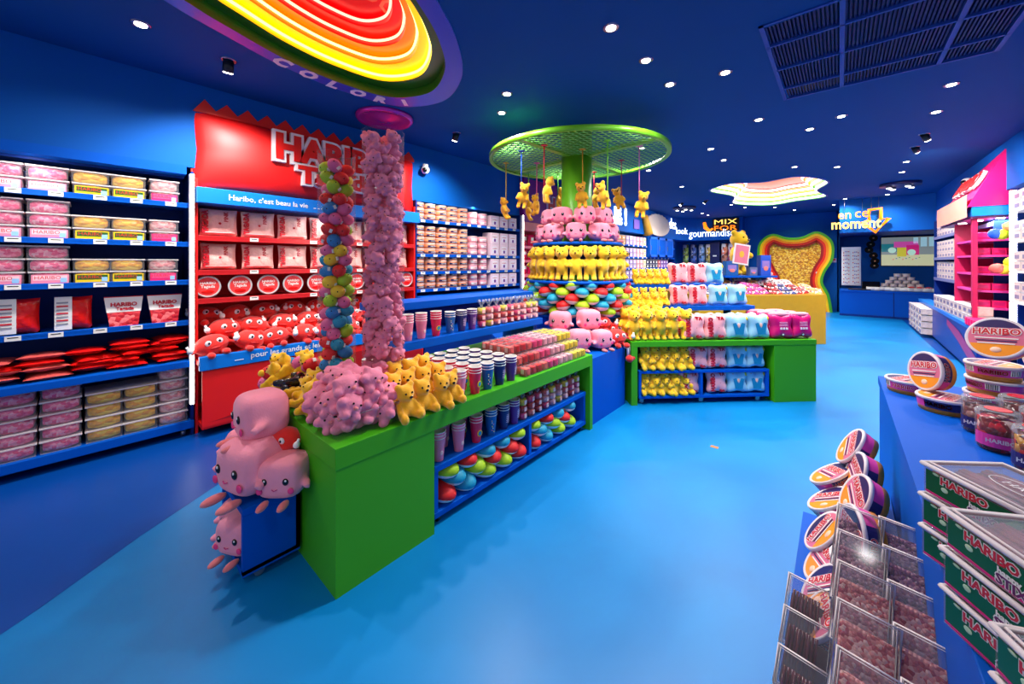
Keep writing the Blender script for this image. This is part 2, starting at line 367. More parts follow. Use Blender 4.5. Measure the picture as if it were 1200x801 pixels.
for (x, y), w, aim in GB:
    o = thing('gimbal_spotlight', 'dark swivelling ceiling spotlight ' + w, 'spotlight', None, (x, y, H3), group='dark gimbal spotlights')
    link('bezel', ring, parent=o); v = (Vector(aim) - Vector((x, y, H3))); link('head', gim, rot=(v.to_track_quat('-Z', 'Y').to_euler()), parent=o)
    light('gimbal_lamp', 'SPOT', (x, y, H3 - .14), SPOT_W * 1.6, aim=aim, spot_size=R_(110), spot_blend=1.0, shadow_soft_size=.05)
for (x, y), w in (((-3.563, 12.07), 'by the curved corner'), ((.974, 11.46), 'before the orange neon words')):
    o = thing('spot_cluster', 'round ceiling plate with four small spotlights ' + w, 'spotlight cluster', None, (x, y, H3), group='round spotlight clusters')
    b = MB(); b.cyl((0, 0, -.03), .32, .06, M('cluster_plate', (10, 20, 80), .4), n=28); part('plate', b, o)
    for k in range(4):
        a = k * PI / 2 + .5; b = MB(); b.cyl((.2 * math.cos(a), .2 * math.sin(a), -.08), .05, .05, m_grey); b.cyl((.2 * math.cos(a), .2 * math.sin(a), -.107), .04, .006, m_lens); part('spot', b, o)
    light('cluster_lamp', 'SPOT', (x, y, H3 - .16), SPOT_W * 1.5, aim=(x, y, 0), spot_size=R_(150), spot_blend=1.0, shadow_soft_size=.1)
b = MB(); mpk = M('speaker_violet', (190, 50, 170), .25, metal=.5)
b.lathe([(.24, .01), (.24, -.012), (.225, -.03), (.2, -.018), (.12, -.008), (.05, -.03), (0, -.034)], mpk, n=32)
o = thing('ceiling_speaker', 'round violet ceiling speaker behind the big neon recess', 'speaker', b, (-4.0, 2.33, H3 - .005), sc=1.35)
b = MB(); b.ball((0, 0, 0), .06, m_white, n=14); b.ball((.035, -.035, -.01), .035, m_black); b.cyl((0, .0, .05), .04, .06, m_white)
thing('dome_camera', 'small white dome camera on the wall beside the red display', 'security camera', b, (-4.53, 3.28, 2.95))
b = MB(); b.ball((0, 0, 0), .07, m_white, n=14); b.ball((-.04, -.04, -.01), .04, m_black)
thing('dome_camera', 'small white dome camera left of the pink awning', 'security camera', b, (1.68, 10.2, 3.02))

for x, y in ((-.7, -.7), (1.1, -.8), (1.6, 2.3)):          # unseen fill spots without fixtures, added to brighten the right foreground
    light('downlight_and_fill_spot', 'SPOT', (x, y, H3 - .03), SPOT_W * .45, aim=(x, y, 0), spot_size=R_(150), spot_blend=1.0, shadow_soft_size=.05)
# neon cloud recesses
def band(P, k0, z0, k1, z1, m, mb):
    A = shrink(P, k0); B_ = shrink(P, k1); n = len(A)
    V = [(x, y, z0) for x, y in A] + [(x, y, z1) for x, y in B_]
    mb.add(V, [(i, n + i, n + (i + 1) % n, (i + 1) % n) for i in range(n)], m, None, True); return mb
def cloud(P, name, label, neon, cols, dz, ks, letters=False):
    o = thing(name, label, 'neon ceiling light')
    def mat(n_, c, e=0, r=.3): return M(n_, c, r, emit=e, var=.04, vs=3)
    k = 1.0
    # printed rim ring, flush under the ceiling
    rim = MB(); A = P; B_ = shrink(P, ks[0]); n = len(P)
    for i in range(n):
        j = (i + 1) % n; mx_, my_ = A[i]
        c = rimcol(mx_, my_) if letters else mat('rim_blue', (20, 70, 190))
        rim.add([(A[i][0], A[i][1], H3 - .012), (A[j][0], A[j][1], H3 - .012), (B_[j][0], B_[j][1], H3 - .012), (B_[i][0], B_[i][1], H3 - .012)], [(0, 3, 2, 1)], c)
        rim.add([(A[i][0], A[i][1], H3 - .012), (A[j][0], A[j][1], H3 - .012), (A[j][0], A[j][1], H3 + .01), (A[i][0], A[i][1], H3 + .01)], [(0, 1, 2, 3)], mat('rim_edge_blue', (60, 130, 220)))
    part('printed_rim', rim, o)
    z = H3 - .012
    for i, c in enumerate(cols):
        b = MB(); m = mat(name + '_' + c[0], c[1], c[2])
        band(P, ks[i], z, ks[i], z + dz, m, b)
        if i < len(cols) - 1: band(P, ks[i], z + dz, ks[i + 1], z + dz, m, b)
        part('stepped_ring', b, o, c[0].replace('_', ' ') + ' stepped ring')
        if c[3]:
            t = MB(); q = shrink(P, ks[i] - .012); t.tube([(x, y, z + dz * .5) for x, y in q], neon[1], M(name + '_neon_' + c[0], c[3], .5, emit=neon[0]), n=6, closed=True); part('neon_tube', t, o)
        z += dz
    t = MB(); q = shrink(P, ks[len(cols) - 1]); t.add([(x, y, z) for x, y in q], [tuple(range(len(q)))], mat(name + '_centre', (215, 0, 8), .35)); c_ = part('centre_panel', t, o)
    return o, c_, z
def rimcol(x, y):
    if x < -2.95 and y > .55: return M('rim_pink', (255, 40, 165), .4)
    if -2.95 <= x < -2.6 and y > 2.1: return M('rim_salmon', (255, 130, 150), .4)
    return M_candy('rim_speckled_blue', [(10, 60, 190), (14, 70, 200), (30, 90, 215), (10, 60, 185), (90, 140, 225)], 30, .4, 0)
ks1 = [.85, .74, .64, .545, .45]
c1, cen, zc = cloud(CLOUD1, 'neon_cloud_recess', 'large cloud shaped ceiling recess stepped green, yellow, orange and red with neon, nearest the camera', (3.2, .011),
    [('green', (30, 105, 10), .0, None), ('yellow', (255, 205, 0), .55, (255, 238, 120)), ('orange', (255, 130, 0), .5, (255, 205, 130)), ('red_orange', (240, 30, 10), .4, (255, 170, 130)), ('red', (225, 0, 10), .35, (255, 150, 130))], .085, ks1)
t = MB(); t.text('HARIBO', M('red_relief', (255, 110, 70), .3, emit=.3), TR((-2.72, 1.3, zc - .004), (PI, 0, R_(100))), h=.2, ext=.01); part('raised_letters', t, cen)
rp = shrink(CLOUD1, .925)
pts = [q for q in rp if q[0] < -3.1 and .9 < q[1] < 2.35]; pts.sort(key=lambda q: q[1])
def along(pts, s):
    L = 0; seg = []
    for a, c in zip(pts, pts[1:]): d = math.dist(a, c); seg.append((L, d, a, c)); L += d
    for l, d, a, c in seg:
        if s * L <= l + d: f = (s * L - l) / d; return (a[0] + (c[0] - a[0]) * f, a[1] + (c[1] - a[1]) * f), math.atan2(c[1] - a[1], c[0] - a[0])
    return pts[-1], 0
for i, ch in enumerate('COLORI'):
    (x, y), a = along(pts, .12 + i * .15); t = MB(); t.text(ch, m_white, TR((x, y, H3 - .016), (PI, 0, a)), h=.15, ext=.004, off=.06); part('rim_letter', t, c1)
cloud(CLOUD2, 'neon_cloud_recess', 'smaller cloud shaped ceiling recess with bright white and rainbow neon steps at the back', (3.2, .03),
    [('lime', (80, 190, 30), .3, (255, 250, 235)), ('yellow_far', (255, 205, 0), .8, (255, 250, 235)), ('orange_far', (255, 130, 0), .6, (255, 250, 235)), ('red_far', (240, 30, 10), .6, (255, 250, 235))], .09, [.97, .88, .78, .68])

# ============================================================ LEFT WALL SHELVING
def shelf_unit(name, label, y0, y1, shelves, mback, mshelf, x0=-5.04, xf=-4.55, z0=.0, z1=2.5, lip=.045, tags=None, cat='shelving', side=True, thick=.02):
    """shelves: list of surface heights (the lip's top); returns the root"""
    o = thing(name, label, cat)
    b = MB(); b.bx(x0, x0 + .02, y0, y1, z0, z1, mback); part('back_panel', b, o)
    if side:
        for y in (y0, y1 - .02): b = MB(); b.bx(x0, xf, y, y + .02, z0, z1, mback); part('side_panel', b, o)
    for i, z in enumerate(shelves):
        b = MB(); b.bx(x0 + .02, xf, y0 + .02, y1 - .02, z - thick - .01, z - .01, mshelf); b.bx(xf - .012, xf, y0 + .02, y1 - .02, z - lip, z, mshelf, bev=.003)
        s = part('shelf', b, o)
        if tags:
            for y in tags:
                if y0 < y < y1: link('price_tag', TAG, (xf + .003, y, z - lip / 2), parent=s)
    return o
b = MB(); b.box((0, 0, 0), (.004, .075, .036), m_paper); b.box((.0025, 0, .006), (.001, .05, .006), m_black); TAG = b.mesh('price_tag')

for nm, y0, y1, z, pw in (('bay_lamp', -1.1, .6, 2.38, 22), ('bay_lamp', .8, 3.0, 2.14, 34), ('bay_lamp', 3.2, 5.4, 2.49, 24), ('bay_lamp', 5.6, 7.6, 2.2, 20), ('bay_lamp', 8.0, 13.0, 2.43, 34)):
    light(nm, 'AREA', (-4.46, (y0 + y1) / 2, z), pw * .5, aim=(-4.75, (y0 + y1) / 2, z - 1.0), shape='RECTANGLE', size=.06, size_y=y1 - y0)
# --- first bay: clear tubs of sweets
BL = shelf_unit('wall_shelving', 'tall blue wall shelving of sweet tubs left of the red display', -1.2, .69, [2.155, 1.795, 1.445, 1.07], m_blued, m_blue, tags=[-.6, -.33, -.13, .1, .31, .53], z1=2.45)
b = MB(); b.bx(-5.02, -4.5, -1.2, .69, .645, .70, m_blue, bev=.004); part('ledge', b, BL)
b = MB(); b.bx(-5.02, -4.53, -1.2, .69, .07, .14, m_blue, bev=.004); part('base_shelf', b, BL)
for y in (-.9, .62): b = MB(); b.cyl((-4.6, y, .03), .03, .03, m_grey, axis='y'); b.box((-4.6, y, .062), (.05, .04, .016), m_grey); part('castor', b, BL)
b = MB(); b.bx(-5.06, -4.56, -1.2, .64, 2.42, 2.5, m_blue); b.bx(-5.0, -4.7, -1.2, .64, 2.4, 2.43, m_blued); thing('shelf_canopy', 'blue canopy box above the wall of sweet tubs', 'canopy', b)
def strip(y, z0, z1, label, x=-4.5):
    o = thing('light_strip', label, 'light strip')
    b = MB(); b.bx(x - .05, x, y - .012, y + .022, z0, z1, m_white); part('housing', b, o)
    b = MB(); b.bx(x, x + .008, y - .008, y + .018, z0, z1, m_strip); part('diffuser', b, o)
strip(.665, .3, 2.42, 'tall white light strip between the tub shelves and the red display')
strip(5.47, 1.12, 2.5, 'tall white light strip at the right end of the orange tub shelves')

CP = M_candy('pink_sweets', [(255, 120, 160), (255, 160, 185), (245, 85, 135), (255, 185, 200)], 45, bump=.6)
CY = M_candy('yellow_sweets', [(255, 205, 25), (250, 185, 10), (255, 225, 70), (235, 165, 10)], 40, bump=.6, stretch=(1, .6, 1))
CL = M_candy('pale_sweets', [(255, 200, 190), (250, 175, 170), (255, 220, 205), (240, 150, 150)], 40, bump=.6)
def tub(cm, lab=None, band1=None, wd=.205, top=True):
    """rectangular clear tub, label on the +X face"""
    b = MB(); h = .098; d = .3
    for m_, o_ in ((m_frost, 0),):
        b.prism([(-d / 2, -wd / 2), (d / 2, -wd / 2), (d / 2, wd / 2), (-d / 2, wd / 2)], .0, h - .008, m_, cap=(True, False))
    r = MB(); r.box((0, 0, h - .006), (d + .012, wd + .012, .012), m_cloudy, bev=.003)
    c = MB(); c.sbox((0, 0, h * .46), (d - .012, wd - .012, h * .86), cm, p=9, n=16, k=8)
    parts = [('lid', r.mesh('lid')), ('sweets', c.mesh('sweets'))]
    if lab:
        l = MB(); l.box((d / 2 + .001, 0, h * .42), (.002, wd * .9, h * .68), lab)
        if band1: l.box((d / 2 + .0025, 0, h * .5), (.001, wd * .82, h * .38), band1); 
        l.box((d / 2 + .003, wd * .32, h * .32), (.001, wd * .16, h * .35), M('label_sky', (150, 200, 235), .4))
        l.text('HARIBO', M('label_red', (222, 30, 40), .4), XF((d / 2 + .0032, -wd * .06, h * .52)), h=h * .26, ext=.001)
        parts.append(('printed_label', l.mesh('printed_label')))
    return Kind('sweet_tub', 'tub', b.mesh('tub'), parts)
KPL = tub(CP, M('label_pink', (250, 140, 165), .4), M('label_lightpink', (255, 200, 205), .4)); KP = tub(CP)
KYL = tub(CY, M('label_yellow', (240, 200, 20), .4), M('label_green', (40, 90, 30), .4)); KY = tub(CY)
KLL = tub(CL, M('label_magenta', (225, 30, 100), .4), M('label_rose', (240, 80, 130), .4), wd=.19); KL = tub(CL, wd=.19)
XT = -4.74
SH = ['top', 'second', 'third']
colsU = [('pink', -.615, 'leftmost in view'), ('pink', -.39, 'second from the left'), ('pink', -.165, 'beside the yellow ones'), ('yellow', .055, 'left column'), ('yellow', .265, 'right column'), ('pale pink', .49, 'next to the light strip')]
NS = {0: (2, 2, 2), 1: (3, 2, 2), 2: (3, 2, 2)}
PL = ['at the bottom', 'second up', 'third up', 'fourth up', 'at the top']
for si, z in enumerate((2.145, 1.785, 1.435)):
    for c, y, w in colsU:
        k0, k1 = {'pink': (KPL, KP), 'yellow': (KYL, KY), 'pale pink': (KLL, KL)}[c]
        n = NS[si][{'pink': 0, 'yellow': 1, 'pale pink': 2}[c]]
        for t in range(n):
            (k0 if t == 0 else k1).put((XT, y + rnd.uniform(-.006, .006), z + t * .1 + .001), (0, 0, rnd.uniform(-.02, .02)), f'clear tub of {c} sweets, {w}, {PL[t]}, {SH[si]} shelf', 'tubs of sweets on the left wall')
for c, y, w in (('pink', -.55, 'leftmost column'), ('pink', -.33, 'second column'), ('pink', -.105, 'third column'), ('yellow', .125, 'left yellow column'), ('yellow', .34, 'right yellow column'), ('pale pink', .55, 'column nearest the red display')):
    k = {'pink': KP, 'yellow': KY, 'pale pink': KL}[c]
    for t in range(5 if c != 'yellow' else 4):
        k.put((XT + .02, y, .142 + t * .1), (0, 0, 0), f'clear tub of {c} sweets, {w}, {PL[t]}, floor level', 'tubs of sweets at floor level')
# soft bags
def pillow(w, h, t, m, T=None, n=10, b=None, crimp=None):
    """a sealed soft bag standing in the YZ plane, face to +X; w along Y, h up"""
    b = b or MB(); V = []; N = n
    for s in (1, -1):
        for i in range(N + 1):
            for j in range(N + 1):
                u, v = i / N * 2 - 1, j / N * 2 - 1
                e = (1 - abs(u) ** 2.6) ** .6 * (1 - abs(v) ** 3) ** .5
                pin = 1 - .06 * (1 - v * v) * 0 - .05 * (1 - u * u)
                V.append((s * t / 2 * e + .003 * math.sin(9 * u + 4 * v) * e, u * w / 2 * (1 - .06 * (1 - v * v)), v * h / 2 * (1 - .05 * (1 - u * u)) + h / 2))
    M1 = (N + 1) ** 2
    Fs = []
    for i in range(N):
        for j in range(N):
            a = i * (N + 1) + j; Fs.append((a, a + N + 1, a + N + 2, a + 1)); Fs.append((M1 + a, M1 + a + 1, M1 + a + N + 2, M1 + a + N + 1))
    b.add(V, Fs, m, T, True); return b
m_foilr = M('red_foil', (225, 22, 20), .22, var=.25, vs=14, bump=.7, bs=22)
m_foilw = M('pale_pink_foil', (255, 190, 180), .22, var=.2, vs=14, bump=1.0, bs=22)
m_sugarr = M_candy('red_sugared_sweets', [(205, 30, 45), (225, 60, 70), (190, 20, 35), (240, 110, 110)], 34, bump=.8)
m_ink = M('red_ink', (205, 20, 40), .4)
# trapezoid stand-up pouches + side-on pouches on shelf 4
def pouch():
    b = MB(); V = []
    for s in (-1, 1):
        V += [(s * .05, -.085, 0), (s * .05, .085, 0), (s * .012, .115, .25), (s * .012, -.115, .25)]
    b.add(V, [(4, 5, 6, 7), (3, 2, 1, 0), (0, 1, 5, 4), (1, 2, 6, 5), (2, 3, 7, 6), (3, 0, 4, 7)], m_sugarr)
    h = MB(); h.add([(.034, -.103, .12), (.034, .103, .12), (.0165, .117, .245), (.0165, -.117, .245)], [(0, 1, 2, 3)], m_paper)
    h.add([(.018, -.117, .222), (.018, .117, .222), (.0145, .118, .252), (.0145, -.118, .252)], [(0, 1, 2, 3)], m_foilr)
    T = TR((.029, 0, .185), (0, R_(-8.5), 0)) @ XF()
    h.text('HARIBO', m_ink, T, w=.16, ext=.02, off=.04); h.text('Tagada', m_ink, TR((.034, .005, .145), (0, R_(-8.5), 0)) @ XF(), w=.11, ext=.02, off=.04)
    return Kind('sweet_pouch', 'bag', b.mesh('pouch'), [('header', h.mesh('header'))])
KPO = pouch()
KPO.put((-4.66, .24, 1.062), label='red and white lettered stand-up pouch, left of two on the fourth shelf', group='lettered red pouches')
KPO.put((-4.66, .5, 1.062), label='red and white lettered stand-up pouch beside the light strip', group='lettered red pouches')
b = MB(); pillow(.2, .27, .1, m_foilr, b=b, n=12); r_ = b.mesh('bag'); b = MB()
b.add([(.052, -.1, .01), (.056, -.01, .01), (.056, -.01, .27), (.052, -.1, .27)], [(0, 1, 2, 3)], m_paper)
for k in range(7): b.add([(.0575, -.09, .05 + k * .028), (.0575, -.03, .05 + k * .028), (.0575, -.03, .062 + k * .028), (.0575, -.09, .062 + k * .028)], [(0, 1, 2, 3)], m_ink if k % 2 else M('grey_print', (150, 150, 155)))
KSB = Kind('sweet_bag', 'bag', r_, [('printed_panel', b.mesh('panel'))])
for y, w in ((-.56, 'furthest left on the fourth shelf'), (-.31, 'second from left on the fourth shelf'), (-.04, 'beside the lettered pouches')):
    KSB.put((-4.68, y, 1.062), label='upright bag of red sweets with white printed panel, ' + w, group='upright red sweet bags')
# flat bags heaped on the ledge
b = MB(); pillow(.25, .3, .06, m_foilr, b=b, n=12); bagf = b.mesh('flat_bag')
b = MB(); pillow(.25, .3, .055, M('frosty_red_foil', (225, 90, 85), .25, var=.4, vs=20, bump=.7, bs=20), b=b, n=12); bagf2 = b.mesh('flat_bag_pale')
for c in range(6):
    for t in range(5 if c > 3 else 4):
        m_ = bagf if (c > 2 or t == 2) else bagf2
        thing('sweet_bag', f'shiny red flat sweet bag, {NTH[c]} pile from the left, {PL[min(t, 4)]}', 'bag', m_, (-4.86, -.66 + c * .235 + rnd.uniform(-.02, .02), .725 + t * .045), (rnd.uniform(-.1, .1), R_(90) + rnd.uniform(-.1, .02), rnd.uniform(-.15, .15)), group='red sweet bags heaped on the blue ledge')

# --- red display bay
BR = shelf_unit('red_display_unit', 'tall red wall display unit with red shelves of sweets and plush', .7, 3.12, [1.862, 1.534, 1.262], m_red, m_redd, tags=[1.17, 1.75, 2.3], lip=.05, z1=2.4)
b = MB(); b.bx(-5.02, -4.36, .7, 3.12, .66, .70, m_red); b.bx(-4.38, -4.36, .72, 3.12, .10, .62, m_red); b.bx(-5.02, -4.37, .72, 3.12, .08, .12, m_red); part('plinth', b, BR)
b = MB(); V = []; n = 14
for i in range(n + 1):
    a = i / n * PI / 2; y = .74 + .62 * math.sin(a); V += [(-4.355, y, .14 + .4 * (1 - math.cos(a)) * 1.0), (-4.355, 3.1, .14 + .4 * (1 - math.cos(a)))]
b.add(V, [(2 * i, 2 * i + 1, 2 * i + 3, 2 * i + 2) for i in range(n)], M('dark_red_curve', (165, 8, 10), .45)); part('curved_motif', b, BR)
b = MB(); b.bx(-4.40, -4.345, .70, 3.12, .62, .745, m_ablue, bev=.005); bd = part('lower_band', b, BR, 'azure band with white lettering')
b = MB(); b.text('pour les grands et les petits !', m_white, XF((-4.343, 1.53, .69)), w=.88, ext=.002, off=.015); b.bx(-4.344, -4.341, .96, 1.03, .668, .674, m_white); part('lettering', b, bd)
b = MB(); b.bx(-5.0, -4.47, .70, 3.14, 2.165, 2.31, m_ablue, bev=.004); bd = part('upper_band', b, BR, 'azure band with white lettering')
b = MB(); b.text('Haribo, c\'est beau la vie', m_white, XF((-4.467, 1.3, 2.235)), w=.72, ext=.002, off=.015)
for k in range(3): b.bx(-4.468, -4.465, 1.72 + k * .04, 1.745 + k * .04, 2.212, 2.222, m_white)
part('lettering', b, bd)
# giant packet front: bulging sheet with pinched corners and a toothed top
pk = MB(); NU, NV = 60, 26; V = []
def pkpt(u, v):
    y = .68 + u * 2.46; z = 2.31 + v * .74
    e = max(0, 1 - abs(u * 2 - 1) ** 3.2) ** .6 * max(0, 1 - abs(v * 2 - 1) ** 2.4) ** .55
    y += .06 * (u - .5) * -1 * (1 - abs(v * 2 - 1))
    return (-4.62 + .16 * e + .03 * math.exp(-((u - .93) / .03) ** 2) * e, y, z)
for i in range(NU + 1):
    for j in range(NV + 1): V.append(pkpt(i / NU, j / NV))
pk.add(V, [(i * (NV + 1) + j, (i + 1) * (NV + 1) + j, (i + 1) * (NV + 1) + j + 1, i * (NV + 1) + j + 1) for i in range(NU) for j in range(NV)], m_red, None, True)
SG = thing('packet_sign', 'giant red sweet packet sign with saw-toothed top edge above the red shelves', 'sign', pk)
b = MB(); nt_ = 14; P = [(.69, 3.04)]
for k in range(nt_): P += [(.69 + (k + .5) / nt_ * 2.44, 3.17), (.69 + (k + 1) / nt_ * 2.44, 3.08)]
P += [(3.13, 3.04)]
b.prism([(y, z) for y, z in P], -.012, .012, m_red, TR((-4.605, 0, 0), (0, 0, 0)) @ Matrix(((0, 0, 1, 0), (1, 0, 0, 0), (0, 1, 0, 0), (0, 0, 0, 1)))); part('toothed_edge', b, SG)
b = MB(); b.bx(-4.7, -4.62, .68, 3.14, 2.3, 3.06, m_red); part('backing', b, SG)
b = MB(); b.logo('HARIBO', m_white, m_red, XF((-4.445, 1.98, 2.83)), 1.36, .34, .13, .05, .022, .01, 4); part('raised_letters', b, SG)
b = MB(); b.logo('Tagada', m_white, m_red, XF((-4.45, 1.99, 2.54)), .95, .29, .13, .05, .03, .01, 4); part('raised_letters', b, SG)
# bags, round tubs, plush in the red unit
b = MB(); pillow(.31, .27, .1, m_foilw, b=b, n=14); r_ = b.mesh('pale_bag'); b = MB()
b.text('TAGADA', m_ink, TR((.040, -.115, .135)) @ XF() @ TR((0, 0, 0), (0, 0, PI / 2)), w=.22, h=.05, ext=.16, off=.05); b.text('PINK', m_ink, TR((.045, .05, .19)) @ XF() @ TR((0, 0, 0), (0, 0, PI / 2)), w=.1, h=.035, ext=.12, off=.02)
b.ball((.052, .0, .12), (.003, .012, .012), m_ink); b.box((.045, 0, .03), (.012, .24, .004), M('white_stripe', (250, 240, 240)))
KWB = Kind('sweet_bag', 'bag', r_, [('print', b.mesh('print'))])
for i in range(7):
    KWB.put((-4.66, .9 + i * .335, 1.868), (0, R_(-4), 0), f'pale pink lettered sweet bag, {NTH[i]} from left, upper red shelf', 'pale pink bags on the red shelves')
    KWB.put((-4.66, .9 + i * .335, 1.54), (0, R_(-4), rnd.uniform(-.06, .06)), f'pale pink lettered sweet bag, {NTH[i]} from left, middle red shelf', 'pale pink bags on the red shelves', sc=.95)
b = MB(); b.cyl((0, 0, 0), .1, .06, m_frost, axis='x', n=28); r_ = b.mesh('drum'); b = MB(); b.lathe([(.086, 0), (.101, -.002), (.104, .006), (.101, .012), (.088, .008), (.086, 0)], m_cloudy, TR((.028, 0, 0), (0, PI / 2, 0)), n=32, caps=False)
l = MB(); l.cyl((.0335, 0, 0), .088, .004, M('tagada_lid', (228, 60, 60), .35), axis='x', n=32); l.text('HARIBO', m_paper, XF((.037, 0, .035)), w=.12, ext=.001, off=.02); l.text('Tagada', m_paper, XF((.037, 0, -.002)), w=.11, ext=.001, off=.02); l.ball((.036, 0, -.05), (.002, .05, .018), m_foilr)
KTT = Kind('round_tub', 'tub', r_, [('rim', b.mesh('rim')), ('printed_lid', l.mesh('printed_lid'))])
for i, y in enumerate((.80, 1.06, 1.31, 1.55, 1.8, 2.04, 2.28, 2.53, 2.78, 3.0)): KTT.put((-4.62, y, 1.372), (0, 0, 0), f'round red lidded tub standing on edge, {NTH[i]} from the left, lowest red shelf', 'round red tubs standing on edge')
def red_plush():
    b = MB(); b.ball((0, 0, .12), (.12, .15, .105), m_rplush, n=20, k=14)
    for s in (1, -1):
        b.tube([(.02, s * .13, .12), (.06, s * .18, .09), (.09, s * .19, .11)], .018, m_rplush); b.tube([(.05, s * .05, .04), (.12, s * .06, .02)], .02, m_rplush)
    body = fuse(b, 'red_body', .012, m_rplush, 3)
    parts = []
    for s in (1, -1):
        e = MB(); e.ball((.103, s * .048, .15), (.012, .03, .03), m_white, n=14); p_ = MB(); p_.ball((.115, s * .046, .15), (.004, .011, .012), m_dot, n=10)
        g = MB(); g.ball((.1, s * .2, .13), (.032, .026, .03), m_white, n=10); g.tube([(.1, s * .205, .14), (.09, s * .215, .18)], [.014, .011], m_white, n=8)
        f = MB(); f.ball((.15, s * .065, .03), (.05, .035, .034), m_rplush, n=12)
        parts += [('eye', e.mesh('eye'), [('pupil', p_.mesh('pupil'))]), ('glove', g.mesh('glove')), ('boot', f.mesh('boot'))]
    mo = MB(); mo.ball((.11, 0, .09), (.012, .05, .014), M('mouth_red', (190, 12, 12)), n=10); parts.append(('mouth', mo.mesh('mouth')))
    return Kind('red_plush', 'plush toy', body, parts)
KRP = red_plush()
for r in range(3):
    for i in range(9):
        if r == 2 and i > 8: continue
        y = .82 + i * .265 + (.1 if r == 1 else 0) + rnd.uniform(-.02, .02)
        KRP.put((-4.5 - r * .16, y, .715 + r * .12), (rnd.uniform(-.3, .3), rnd.uniform(-.25, .05), rnd.uniform(-.35, .35)), f'round red plush toy with white eyes, {NTH[i]} from the left, {("front row", "middle row", "raised back row")[r]}', 'red plush toys heaped in the red display', sc=.92)

# --- second bay: stacked orange and pink drums
BO = shelf_unit('wall_shelving', 'blue wall shelving stacked with orange and pink drums, right of the red display', 3.13, 5.45, [2.236, 1.734, 1.478, 1.221], m_blued, m_blue, tags=[3.25 + k * .225 for k in range(10)], z1=2.5, z0=.1)
def drum(c, h=.075, name='sweet_drum', r=.095):
    m1 = M('drum_' + c, {'orange': (250, 160, 110), 'pink': (252, 150, 165), 'rose': (246, 140, 150)}[c], .4)
    b = MB(); b.cyl((0, 0, h / 2), r * .96, h, m1, n=20); l = MB(); l.cyl((0, 0, h - .007), r, .014, m_cloudy, n=20)
    q = MB(); a0 = -.9; V = []
    for k in range(13):
        a = a0 + k * .15; V += [(r * .967 * math.cos(a), r * .967 * math.sin(a), h * .25), (r * .967 * math.cos(a), r * .967 * math.sin(a), h * .62)]
    q.add(V, [(2 * k, 2 * k + 2, 2 * k + 3, 2 * k + 1) for k in range(12)], M('navy_print', (40, 30, 80), .4) if c == 'orange' else m_white)
    q.text('HARIBO', m_paper if c == 'orange' else m_ink, XF((r * .99, 0, h * .43)), w=r * .95, ext=.002)
    return Kind(name, 'tub', b.mesh('drum'), [('lid', l.mesh('lid')), ('label_band', q.mesh('label_band'))])
KDO = drum('orange', .082); KDP = drum('pink', .105)
SHN = ['top', 'second', 'third', 'bottom']
ycol = [3.235, 3.44, 3.655, 3.87, 4.085]
for si, (z, n) in enumerate(((2.236, 3), (1.734, 5), (1.478, 3 - 1), (1.221, 3 - 1))):
    n = (3, 5, 3, 3)[si]; hh = (.082, .082, .075, .075)[si]
    for c in range(5):
        for t in range(n):
            if si in (2, 3) and t * .082 > .2: continue
            KDO.put((-4.66, ycol[c], z + t * .0825 - .005), (0, 0, rnd.uniform(-.15, .15)), f'orange banded drum, {NTH[c]} column from left, {PL[t]}, {SHN[si]} shelf', 'orange drums on the blue wall shelving', sc=(1, 1, 1))
    for c, y in enumerate((4.31, 4.535)):
        for t in range((2, 3, 2, 2)[si]):
            KDP.put((-4.66, y, z + t * .106 - .005), (0, 0, rnd.uniform(-.15, .15)), f'pink drum, {("left", "right")[c]} of two columns, {PL[t]}, {SHN[si]} shelf', 'pink drums on the blue wall shelving')
def pbox():
    b = MB(); b.box((0, 0, .1), (.2, .21, .2), M('pearly_carton', (245, 215, 225), .4, var=.06, vs=20), bev=.004)
    l = MB(); l.box((.101, 0, .1), (.002, .13, .12), M('carton_print', (255, 240, 245), .4)); l.text('HARIBO', m_ink, XF((.1025, 0, .125)), w=.11, ext=.001, off=.015); l.box((.1025, 0, .07), (.001, .05, .05), M('carton_purple', (120, 60, 150)))
    return Kind('sweet_carton', 'box', b.mesh('carton'), [('print', l.mesh('print'))])
KPB = pbox()
for si, z in enumerate((2.236, 1.734, 1.478, 1.221)):
    for c, y in enumerate((4.77, 5.01, 5.25)):
        for t in range(2 if si == 1 else 1):
            KPB.put((-4.66, y, z - .007 + t * .202), (0, 0, 0), f'pearly printed carton, {NTH[c]} of three, {PL[t]}, {SHN[si]} shelf', 'printed cartons at the end of the drum shelves')
b = MB(); b.bx(-5.02, -4.3, 3.14, 6.0, 1.06, 1.12, m_blue, bev=.004); b.bx(-5.02, -4.35, 3.14, 6.0, 0, 1.06, m_blued)
thing('wall_counter', 'blue wall counter under the orange drum shelves', 'counter', b)

